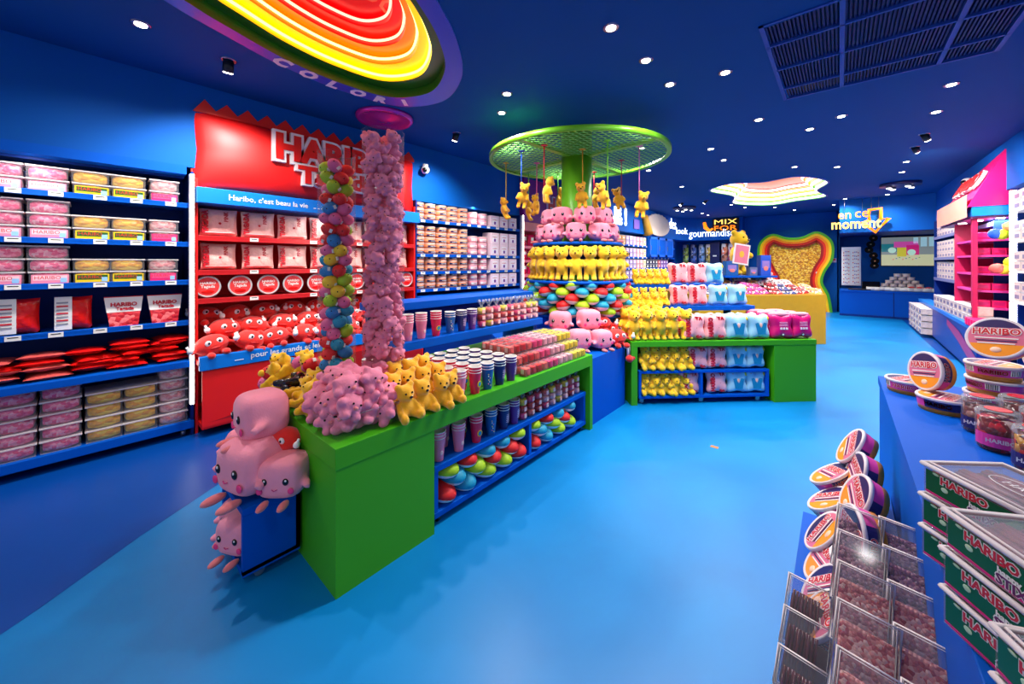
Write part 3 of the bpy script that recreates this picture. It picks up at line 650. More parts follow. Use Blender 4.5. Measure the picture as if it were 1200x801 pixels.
# --- purple and pink bay
PP = thing('pink_display_unit', 'purple topped pink wall display behind the ring of bears', 'display')
m_pur = M('purple_panel', (120, 10, 130), .45); m_sal = M('salmon_band', (250, 140, 140), .5); m_pshelf = M('pink_shelf', (245, 110, 130), .5)
b = MB(); b.bx(-5.04, -4.5, 5.5, 7.7, 2.38, 3.22, m_pur, bev=.01); sp_ = part('purple_panel', b, PP)
b = MB(); b.logo('HARIBO', m_white, m_ink, XF((-4.49, 6.9, 2.78)), 1.35, .4, .09, .03, .02, .01); part('raised_letters', b, sp_)
b = MB(); b.bx(-5.04, -4.48, 5.5, 7.7, 2.22, 2.38, m_sal, bev=.005); part('salmon_band', b, PP)
b = MB(); b.bx(-5.04, -5.02, 5.5, 7.7, .1, 2.22, M('crimson_back', (150, 15, 50), .6)); b.bx(-5.04, -4.55, 5.5, 5.53, .1, 2.22, m_pshelf); b.bx(-5.04, -4.55, 7.67, 7.7, .1, 2.22, m_pshelf); part('carcass', b, PP)
for z in (1.93, 1.66, 1.38, 1.1, .8): b = MB(); b.bx(-5.0, -4.52, 5.53, 7.67, z - .05, z, m_pshelf); part('shelf', b, PP)
b = MB(); pillow(.2, .22, .09, M('magenta_foil', (220, 15, 90), .22, var=.3, bump=.6, bs=20), b=b); b.box((.045, 0, .13), (.006, .07, .06), m_paper); mb_ = b.mesh('magenta_bag')
for si, z in enumerate((1.93, 1.66, 1.38, 1.1)):
    for i in range(9): thing('sweet_bag', f'magenta sweet bag, {NTH[i]} from the left, {SHN[si]} pink shelf', 'bag', mb_, (-4.65, 5.66 + i * .235, z + .002), (0, 0, rnd.uniform(-.1, .1)), group='magenta bags on the pink shelves', sc=(1, 1, 1 if si else 1.1))

# --- far left shelving with tubs, cupboards, end signs
BF = shelf_unit('wall_shelving', 'far blue wall shelving of small coloured tubs beyond the pillar', 7.75, 14.3, [2.13, 1.78, 1.45, 1.13, .8], m_blued, m_blue, tags=[8 + k * .33 for k in range(18)], z1=2.45)
CC = {'cream': (245, 225, 195), 'orange': (250, 175, 95), 'lilac': (185, 160, 215), 'rose': (245, 165, 175), 'navy': (30, 30, 70), 'red': (210, 35, 40), 'violet': (150, 90, 190)}
def stub(c, w=.2, h=.13):
    b = MB(); b.box((0, 0, h / 2), (.22, w, h - .015), M('tub_' + c, CC[c], .4, var=.1, vs=30), bev=.006); b.box((0, 0, h - .008), (.23, w + .01, .014), m_cloudy); b.box((.1115, 0, h * .45), (.002, w * .6, h * .35), m_paper if c != 'cream' else M('tub_orange', CC['orange'])); return b.mesh('small_tub')
ST = {c: stub(c) for c in CC}
for si, z in enumerate((2.13, 1.78, 1.45, 1.13)):
    for i in range(4, 12 if si < 2 else 20):
        y = 8.75 + i * .25
        c = ['cream', 'cream', 'cream', 'orange', 'orange', 'orange', 'lilac', 'lilac', 'lilac', 'rose', 'rose', 'cream'][i % 12] if i < 12 else ['navy', 'navy', 'navy', 'navy', 'red', 'violet', 'violet', 'violet', 'lilac'][(i - 12) % 9]
        for t in range(2):
            thing('sweet_tub', f'small {c} tub, {"lower" if t == 0 else "upper"}, {SHN[si]} far wall shelf, {NTH[i - 4]} from the pillar', 'tub', ST[c], (-4.67, y, z - .008 + t * .132), group='small tubs on the far left shelving')
o = thing('wall_cupboard', 'blue wall cupboard with three panelled doors on the far left wall', 'cupboard')
b = MB(); b.bx(-5.0, -4.5, 11.65, 13.9, 1.78, 2.45, m_blue); part('body', b, o)
m_lb = M('cupboard_frame', (30, 100, 215), .4)
for k in range(3):
    y0 = 11.68 + k * .74; b = MB()
    b.bx(-4.5, -4.47, y0, y0 + .7, 1.8, 2.43, m_blue); b.bx(-4.475, -4.46, y0, y0 + .08, 1.8, 2.43, m_lb); b.bx(-4.475, -4.46, y0 + .62, y0 + .7, 1.8, 2.43, m_lb); b.bx(-4.475, -4.46, y0, y0 + .7, 2.36, 2.43, m_lb); b.bx(-4.475, -4.46, y0, y0 + .7, 1.8, 1.87, m_lb)
    d_ = part('door', b, o); b = MB(); b.bx(-4.46, -4.44, y0 + .05, y0 + .07, 2.0, 2.15, m_grey); part('handle', b, d_)
m_neonw = M('white_neon', (225, 240, 255), .5, emit=2.2)
b = MB(); b.text('ns', m_neonw, XF((-4.55, 9.6, 3.0)), w=.42, ext=.02, off=.03); b.text('!', m_neonw, XF((-4.55, 10.1, 2.9)), h=.5, ext=.02, off=.04); b.text('uns', m_neonw, XF((-4.55, 9.6, 2.75)), w=.55, ext=.02, off=.03)
thing('neon_sign', 'white glowing lettering with tall exclamation mark behind the hanging bears', 'sign', b)
b = MB(); b.text('des', m_neonw, XF((-4.56, 14.1, 3.02)), w=.7, ext=.02, off=.0); thing('neon_sign', 'short white glowing word right of the cream scalloped panel', 'sign', b)
b = MB(); b.text('look', m_neonw, TR((-4.45, 14.8, 2.80)) @ TR(rot=(PI / 2, 0, R_(66))), w=.6, ext=.02, off=.0); thing('neon_sign', 'white glowing word at the curved corner', 'sign', b)
b = MB(); b.text('gourmandise', m_neonw, TR((-3.62, 15.47, 2.68)) @ TR(rot=(PI / 2, 0, R_(12))), w=1.5, h=.36, ext=.02, off=.0); thing('neon_sign', 'long white glowing word left of the bear figure', 'sign', b)
o = thing('scalloped_wall_panel', 'cream scalloped wall cut-out with yellow arm on the blue bulkhead', 'wall decoration')
pts = []; 
for k in range(44): a = k / 44 * 2 * PI; rr = 1 + (.05 if k % 2 else -.02) * (1 if math.sin(a) > -.1 else 0); pts.append((1.05 * rr * math.cos(a), .36 * rr * math.sin(a)))
b = MB(); b.prism(pts, -.02, .02, M('cream_board', (250, 225, 205), .5), TR((-4.57, 12.7, 2.86)) @ Matrix(((0, 0, 1, 0), (1, 0, 0, 0), (0, 1, 0, 0), (0, 0, 0, 1)))); part('cream_board', b, o)
b = MB(); b.tube([(-4.55, 11.75, 2.52), (-4.55, 11.6, 2.8), (-4.55, 11.45, 3.05)], [.16, .13, .1], M('yellow_board', (240, 175, 50), .5)); part('yellow_arm', b, o)
b = MB(); b.bx(-4.6, -4.58, 10.75, 11.15, 2.62, 2.9, M('lilac_card', (120, 90, 190))); thing('wall_card', 'small lilac square panel on the blue bulkhead', 'panel', b)

# ============================================================ SOFT TOYS AND GOODS
def bear_kind(name, pose, m, vox=.0088, full=True):
    """plain teddy bear facing +X, feet (or seat) at z = 0"""
    b = MB()
    if pose == 'stand':
        b.ball((0, 0, .15), (.055, .065, .085), m, n=16, k=12); b.ball((.008, 0, .275), (.06, .066, .06), m, n=16, k=12); hz = .275; hx = .008
        for s in (1, -1):
            b.tube([(0, s * .03, .1), (.005, s * .038, .03)], [.03, .026], m); b.ball((.02, s * .038, .022), (.04, .028, .022), m)
            b.tube([(0, s * .05, .2), (.03, s * .085, .16)], [.022, .02], m); b.ball((.034, s * .09, .152), .024, m)
    elif pose == 'sit':
        b.ball((0, 0, .062), (.052, .058, .06), m, n=16, k=12); b.ball((.01, 0, .155), (.05, .056, .05), m, n=16, k=12); hz = .155; hx = .01
        for s in (1, -1):
            b.tube([(.02, s * .035, .03), (.075, s * .05, .026)], [.027, .024], m); b.ball((.085, s * .052, .03), (.022, .027, .03), m)
            b.tube([(.01, s * .045, .1), (.045, s * .06, .065)], [.018, .017], m); b.ball((.05, s * .06, .06), .02, m)
    else:   # hanging by the neck, arms down
        b.ball((0, 0, .13), (.05, .056, .075), m, n=16, k=12); b.ball((.008, 0, .235), (.05, .054, .05), m, n=16, k=12); hz = .235; hx = .008
        for s in (1, -1):
            b.tube([(0, s * .03, .08), (.02, s * .036, .02)], [.028, .024], m); b.ball((.03, s * .036, .014), (.034, .026, .022), m)
            b.tube([(0, s * .045, .17), (.03, s * .06, .12)], [.02, .019], m); b.ball((.034, s * .06, .112), .022, m)
    k = 1 if pose == 'stand' else .86
    for s in (1, -1): b.ball((hx - .005, s * .048 * k, hz + .05 * k), (.019, .027 * k, .027 * k), m)
    b.ball((hx + .055 * k, 0, hz - .014 * k), (.024 * k, .026 * k, .02 * k), m)
    def ext(q):
        if not full:
            for s in (1, -1): q.ball((hx + .056 * k, s * .024, hz + .014), .006, m_dot, n=6, k=4)
            q.ball((hx + .078 * k, 0, hz - .006), (.007, .01, .007), m_dot, n=6, k=4)
    body = fuse(b, 'bear_body', vox, m, 2, ext, dec=.6)
    parts = []
    if full:
        for s in (1, -1): e = MB(); e.ball((hx + .054 * k, s * .024 * k, hz + .014 * k), .0062, m_dot, n=8, k=6); parts.append(('eye', e.mesh('eye')))
        e = MB(); e.ball((hx + .079 * k, 0, hz - .006 * k), (.008, .011, .008), m_dot, n=8, k=6); parts.append(('nose', e.mesh('nose')))
    return Kind(name, 'teddy bear', body, parts)
KB_ST = bear_kind('teddy_bear', 'stand', m_yel); KB_SI = bear_kind('teddy_bear', 'sit', m_yel2); KB_HG = bear_kind('teddy_bear', 'hang', m_yel2)
KB_SM = bear_kind('teddy_bear', 'sit', m_yel, .0105, full=False)
def cube_plush(w=.25, full=True):
    """marshmallow-shaped pink plush facing +X, resting on z = 0"""
    h = w * .88; b = MB(); b.sbox((0, 0, h / 2 + .02), (w * .86, w, h), m_pink, p=4.0, n=24, k=14)
    for s in (1, -1):
        b.tube([(w * .05, s * w * .46, h * .5), (w * .2, s * w * .6, h * .45), (w * .3, s * w * .63, h * .4)], [w * .07, w * .085, w * .075], m_pink)
    body = fuse(b, 'cube_body', w * .045, m_pink, 4)
    parts = []
    fx = w * .425
    for s in (1, -1):
        e = MB(); e.ball((fx, s * w * .23, h * .62), (w * .03, w * .068, w * .078), m_dot, n=14, k=8); g = MB(); g.ball((fx + w * .025, s * w * .23 + w * .015, h * .66), (w * .01, w * .022, w * .024), m_white, n=8, k=6)
        parts.append(('eye', e.mesh('eye'), [('highlight', g.mesh('highlight'))]))
        c = MB(); c.ball((fx - w * .01, s * w * .34, h * .38), (w * .02, w * .07, w * .07), M('cheek_magenta', (235, 60, 130), .8), n=14, k=8); parts.append(('cheek', c.mesh('cheek')))
        f = MB(); f.ball((w * .5, s * w * .22, .015), (w * .2, w * .09, w * .075), m_pinkd, n=12, k=8); parts.append(('foot', f.mesh('foot')))
    mo = MB(); mo.tube([(fx + .004, -w * .06, h * .44), (fx + .007, 0, h * .41), (fx + .004, w * .06, h * .44)], w * .008, m_mag); parts.append(('mouth', mo.mesh('mouth')))
    return Kind('marshmallow_plush', 'plush toy', body, parts)
KC = cube_plush()
def mini_pink():
    b = MB(); b.ball((0, 0, .046), (.043, .049, .043), m_pink2, n=14, k=10)
    for s in (1, -1):
        b.ball((.016, s * .046, .05), (.018, .022, .018), m_pink2, n=10, k=8); b.ball((.026, s * .024, .012), (.026, .019, .018), m_pink2, n=10, k=8); b.ball((-.002, s * .028, .08), (.016, .017, .016), m_pink2, n=10, k=8)
    def ext(q):
        for s in (1, -1): q.ball((.041, s * .017, .056), .0042, m_dot, n=6, k=4)
        q.ball((.043, 0, .042), (.006, .011, .007), m_pinkd, n=8, k=4)
    return fuse(b, 'mini_pink', .0065, m_pink2, 3, ext)
MINI = mini_pink()
def bean(i):
    b = MB(); b.ball((0, 0, 0), (.045, .036, .034), BEAN[i], n=14, k=10)
    b.ball((.035, .016, .008), .0045, m_dot, n=6, k=4); b.ball((.035, -.016, .008), .0045, m_dot, n=6, k=4); b.box((0, .036, .0), (.014, .01, .02), m_paper); return b.mesh('bean_plush')
BNM = [bean(i) for i in range(6)]
def bpil(i):
    """two-tone bean cushion, long axis X"""
    b = MB(); b.ball((0, 0, 0), (.13, .09, .068), BEAN[i], n=22, k=14, m2=m_white, split=-.25); return b.mesh('bean_cushion')
BPM = [bpil(i) for i in range(3)]
BCN = ['red', 'lime', 'teal', 'pink', 'yellow', 'blue']

# paper cups
CUPC = {'pink': (238, 130, 160), 'red': (225, 30, 75), 'blue': (20, 95, 165), 'navy': (30, 35, 105), 'purple': (95, 40, 130)}
m_rim = M('cup_rim_white', (250, 245, 240), .4)
def cup(c):
    m = M('cup_' + c, CUPC[c], .35, var=.1, vs=30); b = MB()
    b.lathe([(.030, 0), (.045, .143)], m, n=20, caps=False); b.lathe([(0, .004), (.0295, .004), (.0435, .143)], m_rim, n=20, caps=False)
    r = MB(); r.tube([(.0452 * math.cos(a), .0452 * math.sin(a), .1435) for a in [2 * PI * k / 20 for k in range(20)]], .0024, m_rim, n=6, closed=True)
    l = MB()
    if c == 'red':
        for q, cc in ((.021, (250, 190, 40)), (.017, (60, 150, 60)), (.012, (0, 120, 190))): l.cyl((.0365 + (.021 - q) * .12, 0, .065), q, .006, M('logo%d' % cc[0], cc), axis='x')
    elif c == 'pink': l.ball((.0375, 0, .055), (.003, .012, .014), M('pale_logo', (250, 205, 200))); 
    elif c == 'blue':
        for k in range(7): l.ball((.0375, rnd.uniform(-.018, .018), .03 + k * .013), (.003, .004, .004), M('dots_mixed%d' % (k % 3), [(250, 220, 90), (240, 130, 160), (230, 240, 250)][k % 3]))
    else: l.text('HARI', M('cup_print_' + c, (220, 190, 220)), TR((.0405, 0, .08), (0, R_(6), 0)) @ XF() @ TR(rot=(0, 0, PI / 2)), w=.06, ext=.002, off=.01); l.text('HARIBO', M('cup_print_' + c, (220, 190, 220)), TR((.0395, .014, .08), (0, R_(6), 0)) @ XF() @ TR(rot=(0, 0, PI / 2)), w=.07, ext=.002, off=.01)
    return Kind('paper_cup', 'cup', b.mesh('cup_' + c), [('rim', r.mesh('rim')), ('printed_logo', l.mesh('printed_logo'))])
KCU = {c: cup(c) for c in CUPC}
def stack(c, x, y, z, n, where, grp):
    for t in range(n):
        o = KCU[c].put((x, y, z + t * .019), (0, 0, rnd.uniform(-.3, .3)), f'{c} paper cup, {["lowest", "second", "third", "fourth"][t]} in its stack, {where}', grp, parts=False)
        link('rim', KCU[c].parts[0][1], parent=o)
        if t == 0: link('printed_logo', KCU[c].parts[1][1], parent=o)
# small sweet cubes: clear cube, coloured heart of sweets, printed front
CB = {'cherry': (205, 35, 30), 'coral': (240, 100, 90), 'rose': (235, 60, 110), 'blush': (250, 170, 175), 'lemon': (250, 205, 50)}
def cube(c):
    b = MB(); b.box((0, 0, .035), (.066, .066, .07), m_clear, bev=.004)
    q = MB(); q.box((0, 0, .032), (.058, .058, .056), M('cube_sweets_' + c, CB[c], .4, var=.3, vs=60, bump=.4), bev=.004)
    f = MB(); f.box((.034, 0, .036), (.002, .036, .036), M('cube_label_' + c, tuple(int(v * .88) for v in CB[c]), .4)); f.box((0, .034, .036), (.03, .002, .036), m_paper); f.box((0, -.034, .036), (.03, .002, .036), M('cube_pinklabel', (255, 200, 190)))
    return Kind('sweet_cube', 'sweet box', b.mesh('cube'), [('sweets', q.mesh('sweets')), ('label', f.mesh('label'))])
KQ = {c: cube(c) for c in CB}
def twist(cs):
    b = MB(); b.cyl((0, 0, .085), .036, .165, m_clear, n=14)
    for k in range(6): a = k * PI / 3; b.tube([(0, 0, .165), (.012 * math.cos(a), .012 * math.sin(a), .185), (.035 * math.cos(a), .035 * math.sin(a), .225)], [.012, .003, .009], m_clear, n=5)
    parts = []
    for k, c in enumerate(cs):
        q = MB(); q.cyl((0, 0, .03 + k * .053), .033, .046, M('cube_sweets_' + c, CB[c], .4), n=14); q.box((.033, 0, .03 + k * .053), (.006, .028, .03), M('cube_pinklabel', (255, 200, 190)))
        parts.append(('sweet_box', q.mesh('sweet_box')))
    return Kind('sweet_tower', 'sweet bag', b.mesh('wrap'), parts)
KTW = [twist(('rose', 'cherry', 'lemon')), twist(('lemon', 'blush', 'coral')), twist(('coral', 'cherry', 'rose')), twist(('blush', 'coral', 'lemon')), twist(('cherry', 'cherry', 'rose')), twist(('cherry', 'rose', 'coral')), twist(('rose', 'blush', 'coral')), twist(('blush', 'rose', 'lemon')), twist(('blush', 'blush', 'lemon'))]

# ============================================================ LONG CENTRAL COUNTER
CX0, CX1, CY0, CY1, CZ = -3.01, -1.80, .79, 3.25, .716
o = thing('display_counter', 'long green display counter with blue shelf insert in the middle of the shop', 'counter')
b = MB(); b.bx(CX0, CX1, CY0, CY1, .612, CZ, m_green, bev=.003); part('worktop', b, o)
b = MB(); b.bx(CX0 + .01, CX1 - .004, CY0 + .004, 1.37, 0, .612, m_green); part('end_cabinet', b, o)
b = MB(); b.bx(CX0 + .01, CX1, CY1 - .05, CY1, 0, .612, m_green); part('end_panel', b, o)
b = MB(); b.bx(CX0 + .02, CX0 + .05, 1.37, CY1 - .05, 0, .612, m_blued); b.bx(-2.42, -2.4, 1.37, CY1 - .05, 0, .612, m_blued); part('back_panel', b, o)
ins = thing('shelf_trolley', 'blue two-tier shelf trolley tucked under the long green counter', 'trolley')
b = MB(); b.bx(-2.38, -1.84, 1.40, 3.19, .33, .365, m_blue, bev=.003); part('shelf', b, ins)
b = MB(); b.bx(-2.38, -1.84, 1.40, 3.19, .05, .085, m_blue, bev=.003); part('base_shelf', b, ins)
for y in (1.40, 2.32, 3.16): b = MB(); b.bx(-2.38, -1.845, y, y + .03, .085, .33, m_blue); part('divider', b, ins)
for y in (1.45, 3.12):
    b = MB(); b.cyl((-1.88, y, .025), .022, .018, m_black, axis='y'); b.box((-1.88, y, .045), (.04, .035, .012), m_grey); part('castor', b, ins)
o = thing('counter_shelf', 'blue two-level shelf bridge standing on the back of the green counter', 'shelf')
b = MB(); b.bx(-2.95, -2.45, 1.55, 3.32, .935, 1.0, m_blue, bev=.003); part('lower_shelf', b, o)
b = MB(); b.bx(-2.97, -2.66, 1.5, 3.42, 1.215, 1.275, m_blue, bev=.003); part('upper_shelf', b, o)
for y in (1.56, 3.22): b = MB(); b.bx(-2.95, -2.5, y, y + .05, CZ, .935, m_blue); part('support', b, o)
b = MB(); b.bx(-2.97, -2.93, 1.55, 3.32, 1.0, 1.215, m_blued); part('back_panel', b, o)
# cups on the counter
CN = ['pink', 'red', 'blue', 'navy', 'purple']
for i, (c, y) in enumerate(zip(CN, (1.625, 1.765, 1.885, 2.01, 2.135))):
    for r in range(5): stack(c, -1.875 - r * .118, y - .012 * r, CZ, 3, f'{NTH[r]} row back on the green counter', 'paper cups on the green counter')
for r in range(3): stack('pink', -2.36 - r * .118, 1.38, CZ, 3, f'far left column, {NTH[r]} row behind the bears', 'paper cups on the green counter')
for r in range(4): stack('pink', -2.13 - r * .118, 1.51 - .01 * r, CZ, 3, f'left column, {NTH[r]} row behind the bears', 'paper cups on the green counter')
for i, (c, y) in enumerate(zip(['pink', 'pink', 'red', 'blue', 'navy', 'purple'], (1.66, 1.785, 1.93, 2.08, 2.21, 2.335))):
    stack(c, -2.52, y, 1.001, 4 - (i > 2), f'{NTH[i]} along the blue counter shelf', 'paper cups on the blue counter shelf')
for i in range(9): KTW[i].put((-2.52, 2.455 + i * .1, 1.001), (0, 0, rnd.uniform(-.2, .2)), f'wrapped tower of three sweet boxes, {NTH[i]} from the cups, upper blue shelf', 'wrapped sweet towers on the blue counter shelf', sc=1.12)
JC = ['coral', 'cherry', 'cherry', 'coral', 'rose', 'rose', 'blush', 'blush', 'blush', 'lemon', 'lemon', 'lemon']
n_ = 0
for lay, rows in ((0, (0, 1)), (1, (1, 2)), (2, (2, 3, 4, 5))):
    for r in rows:
        for k in range(12):
            x = -1.86 - r * .085; y = 2.29 + k * .077
            KQ[JC[k]].put((x, y, CZ + lay * .071 + .0005), (0, 0, rnd.uniform(-.05, .05)), f'clear {JC[k]} sweet cube, tier {["one", "two", "three"][lay]}, row {["one", "two", "three", "four", "five", "six"][r]} back, {NTH[k]} from cups', 'little cubes of sweets stepped on the green counter', parts=True)
for lay in (0, 1):                                                   # the hidden ranks that carry the upper tier
    for r in (3, 4, 5) if lay == 1 else (2, 3, 4, 5):
        for k in (0, 11): KQ[JC[k]].put((-1.86 - r * .085, 2.29 + k * .077, CZ + lay * .071 + .0005), (0, 0, 0), f'little clear cube of {JC[k]} sweets carrying the third tier, tier {["one", "two"][lay]}, row {r + 1}, {"cup" if k == 0 else "pillar"} end', 'little cubes of sweets stepped on the green counter')
# sitting bears on the counter
bi = 0
for r, (x, ys) in enumerate(((-1.87, (1.22, 1.335, 1.45, 1.55)), (-1.99, (1.2, 1.31, 1.42, 1.52)), (-2.10, (1.28, 1.4, 1.5)))):
    for i, y in enumerate(ys):
        KB_SI.put((x, y, CZ + r * .035), (rnd.uniform(-.1, .1), rnd.uniform(-.15, .1), rnd.uniform(-.5, .2)), f'golden sitting teddy bear, {NTH[i]} from the pink bin, {["front", "middle", "back"][r]} row', 'golden bears sitting on the green counter', sc=.95)
# acrylic bins
def bin_(x0, x1, y0, y1, h, label):
    b = MB(); b.prism([(x0, y0), (x1, y0), (x1, y1), (x0, y1)], CZ + .001, CZ + h, m_acry, cap=(False, False))
    b.tube([(x0, y0, CZ + h), (x1, y0, CZ + h), (x1, y1, CZ + h), (x0, y1, CZ + h)], .003, m_clear, n=4, closed=True)
    return thing('acrylic_bin', label, 'bin', b)
bin_(-2.26, -1.86, .83, 1.17, .11, 'clear acrylic bin of small pink plush toys at the counter corner')
bin_(-2.52, -2.28, .81, 1.0, .08, 'clear acrylic bin of yellow bears beside the pink bin')
bin_(-2.98, -2.71, .81, 1.2, .10, 'clear acrylic bin of yellow bears at the far left corner')
bin_(-2.695, -2.535, .81, 1.2, .06, 'clear acrylic bin of dark wrapped sweets between the bear bins')
for i in range(30):
    f = i // 12; k = i % 12
    x = -2.20 + (k % 4) * .097 + rnd.uniform(-.012, .012); y = .885 + (k // 4) * .115 + rnd.uniform(-.012, .012)
    if f == 2: x = -2.17 + (k % 3) * .11; y = .93 + (k // 3) * .11
    thing('pink_plush', 'small pink round-eared plush toy heaped in the acrylic bin at the counter corner', 'plush toy', MINI, (x, y, CZ + .004 + f * .085 + rnd.uniform(0, .012)), (rnd.uniform(-.5, .5), rnd.uniform(-.7, .2), rnd.uniform(-1.6, .3)), sc=1.4, group='small pink plush toys in the corner bin')
for i in range(34):
    if i < 16: x, y = -2.30 - (i % 4) * .06, .85 + (i // 4) * .075; z = CZ + .004 + (i % 2) * .05
    else: j = i - 16; x, y = -2.74 - (j % 4) * .07, .85 + (j // 4) * .075; z = CZ + .01 + (j % 3) * .05
    KB_SM.put((x, y, z), (rnd.uniform(-.6, .6), rnd.uniform(-.8, .2), rnd.uniform(-2.4, .2)), 'small yellow teddy bear tumbled among others at the left end of the green counter', 'small yellow bears heaped on the counter end', sc=.78)
m_liq = M('liquorice_wrap', (26, 18, 16), .15, var=.8, vs=40, bump=.6, bs=60)
b = MB(); b.sbox((0, 0, .03), (.13, .045, .05), m_liq, p=2.5, n=10, k=6); b.ball((.04, .01, .05), (.018, .012, .006), M('wrap_orange', (200, 70, 30), .3), n=8, k=4); lq = b.mesh('dark_packet')
for i in range(34):
    thing('sweet_packet', 'small dark glossy wrapped sweet packet between the heaps of yellow bears', 'packet', lq, (-2.57 - (i % 3) * .045, .84 + (i // 3) * .032, CZ + .05 + (i % 4) * .022), (rnd.uniform(-.5, .5), rnd.uniform(-.3, .3), rnd.uniform(0, 3)), group='dark glossy packets in the middle bin')
for i, (x, y, z, c) in enumerate(((-2.96, .83, .78, 3), (-2.9, .84, .86, 0), (-2.97, .92, .84, 2), (-2.88, .95, .9, 5), (-2.78, .98, .92, 3), (-2.95, 1.02, .84, 0), (-2.7, 1.02, .9, 3), (-2.62, 1.0, .93, 0))):
    thing('bean_plush', f'{BCN[c]} bean-shaped plush toy, {NTH[i]} from the counter\'s left corner', 'plush toy', BNM[c], (x, y, z), (rnd.uniform(-1, 1), 0, rnd.uniform(-2, 0)), sc=1.3)
# the two filled tubes
def tube_(x, y, r, z1, label):
    b = MB(); b.lathe([(r, CZ + .001), (r, z1)], m_acry, TR((x, y, 0)), n=40, caps=False); b.lathe([(r, z1 - .004), (r + .003, z1), (r, z1 + .001)], m_clear, TR((x, y, 0)), n=40, caps=False)
    o = thing('acrylic_tube', label, 'display tube', b); return o
tube_(-2.46, 1.09, .113, 2.31, 'shorter clear tube filled with multicoloured bean plush toys')
tube_(-2.2, 1.27, .128, 2.43, 'taller clear tube filled with dusty pink plush toys')
z = CZ + .04; k = 0
while z < 2.27:
    for j in range(4):
        a = k * .9 + j * PI / 2 + rnd.uniform(-.2, .2); c = rnd.choice([0, 0, 1, 2, 3, 3, 4, 5, 5, 1]); rr = .055
        thing('bean_plush', f'{BCN[c]} bean plush toy packed inside the shorter clear tube', 'plush toy', BNM[c], (-2.46 + rr * math.cos(a), 1.09 + rr * math.sin(a), z + rnd.uniform(-.01, .01)), (rnd.uniform(-.6, .6), rnd.uniform(-.6, .6), a + rnd.uniform(-.5, .5)), sc=1.16, group=f'{BCN[c]} bean plush toys inside the shorter tube')
    z += .066; k += 1
z = CZ + .01; k = 0
while z < 2.40:
    for j in range(5):
        a = k * .7 + j * 2 * PI / 5 + rnd.uniform(-.2, .2); rr = .072
        thing('pink_plush', 'dusty pink plush toy packed inside the taller clear tube', 'plush toy', MINI, (-2.2 + rr * math.cos(a), 1.27 + rr * math.sin(a), z + rnd.uniform(-.01, .01)), (rnd.uniform(-.9, .9), rnd.uniform(-.9, .9), a + rnd.uniform(-.8, .8)), sc=.92, group='dusty pink plush toys inside the taller tube')
    z += .068; k += 1
# goods in the trolley
for i, (c, y) in enumerate(zip(['pink', 'pink', 'red', 'blue', 'navy', 'purple'], (1.475, 1.64, 1.80, 1.945, 2.08, 2.20))):
    for r in range(2 if i > 0 else 1): stack(c, -1.9 - r * .12, y - .03 * r, .366, 3, f'{NTH[i]} from left, trolley shelf {["front", "back"][r]} row', 'paper cups on the trolley shelf')
for i in range(9):
    for r in range(2): KTW[(i * 2 + r) % 9].put((-1.9 - r * .1, 2.3 + i * .1, .366), (0, 0, rnd.uniform(-.2, .2)), f'wrapped tower of three sweet boxes, {NTH[i]} from the cups, trolley shelf {["front", "back"][r]}', 'wrapped sweet towers on the trolley shelf')
n_ = 0
for y0, cnt in ((1.53, 5), (2.44, 4)):
    for lay in range(3):
        for k in range(cnt - (lay == 1)):
            for r in range(2):
                c = (k * 2 + lay * 2 + r + (k > 2)) % 3; y = y0 + k * .175 + (.085 if lay == 1 else 0); n_ += 1
                thing('bean_cushion', f'{BCN[c]} and white bean cushion, {["bottom", "middle", "top"][lay]} layer, {NTH[k]} along, {["front", "behind"][r]}, {"left" if y0 < 2 else "right"} compartment', 'cushion', BPM[c], (-1.935 - r * .2, y + rnd.uniform(-.01, .01), .088 + .048 + lay * .072), (rnd.uniform(-.12, .12), rnd.uniform(-.05, .12), rnd.uniform(-.35, .35)), group='bean cushions on the trolley base', sc=.86)
# blue trolley box with the big pink cubes
o = thing('plush_trolley', 'low open-fronted blue trolley box in front of the green counter end', 'trolley')
b = MB(); b.bx(-2.62, -2.21, .52, .78, .35, .386, m_blue, bev=.003); part('top', b, o)
for x in (-2.62, -2.235): b = MB(); b.bx(x, x + .025, .52, .78, .06, .35, m_blue); part('side', b, o)
b = MB(); b.bx(-2.62, -2.21, .76, .78, .06, .35, m_blued); part('back_panel', b, o)
b = MB(); b.bx(-2.62, -2.21, .52, .78, .05, .08, m_blue); part('base', b, o)
for x, y in ((-2.25, .6), (-2.58, .6)): b = MB(); b.cyl((x, y, .025), .024, .02, m_grey, axis='x'); b.box((x, y, .045), (.04, .05, .012), m_grey); part('castor', b, o)
for x, y, z, rz, rx, sc, w in ((-2.36, .60, .386, -74, 0, 1.2, 'lower centre on the trolley top'), (-2.42, .66, .62, -92, 4, 1.12, 'topmost of the pile on the trolley'), (-2.62, .66, .386, -60, -6, 1.05, 'leftmost on the trolley top'), (-2.185, .70, .386, -46, 0, .9, 'rightmost against the green counter'),
                               (-2.50, .60, .10, -60, 0, .85, 'peeping left out of the trolley box'), (-2.37, .56, .085, -62, 0, .85, 'peeping right out of the trolley box')):
    KC.put((x, y, z), (R_(rx), 0, R_(rz)), f'big pink marshmallow plush with magenta cheeks, {w}', 'big pink marshmallow plush toys', sc=sc)
KRP.put((-2.30, .74, .56), (0, 0, R_(-60)), 'red round plush toy squeezed behind the pink plush pile', None, sc=.6)

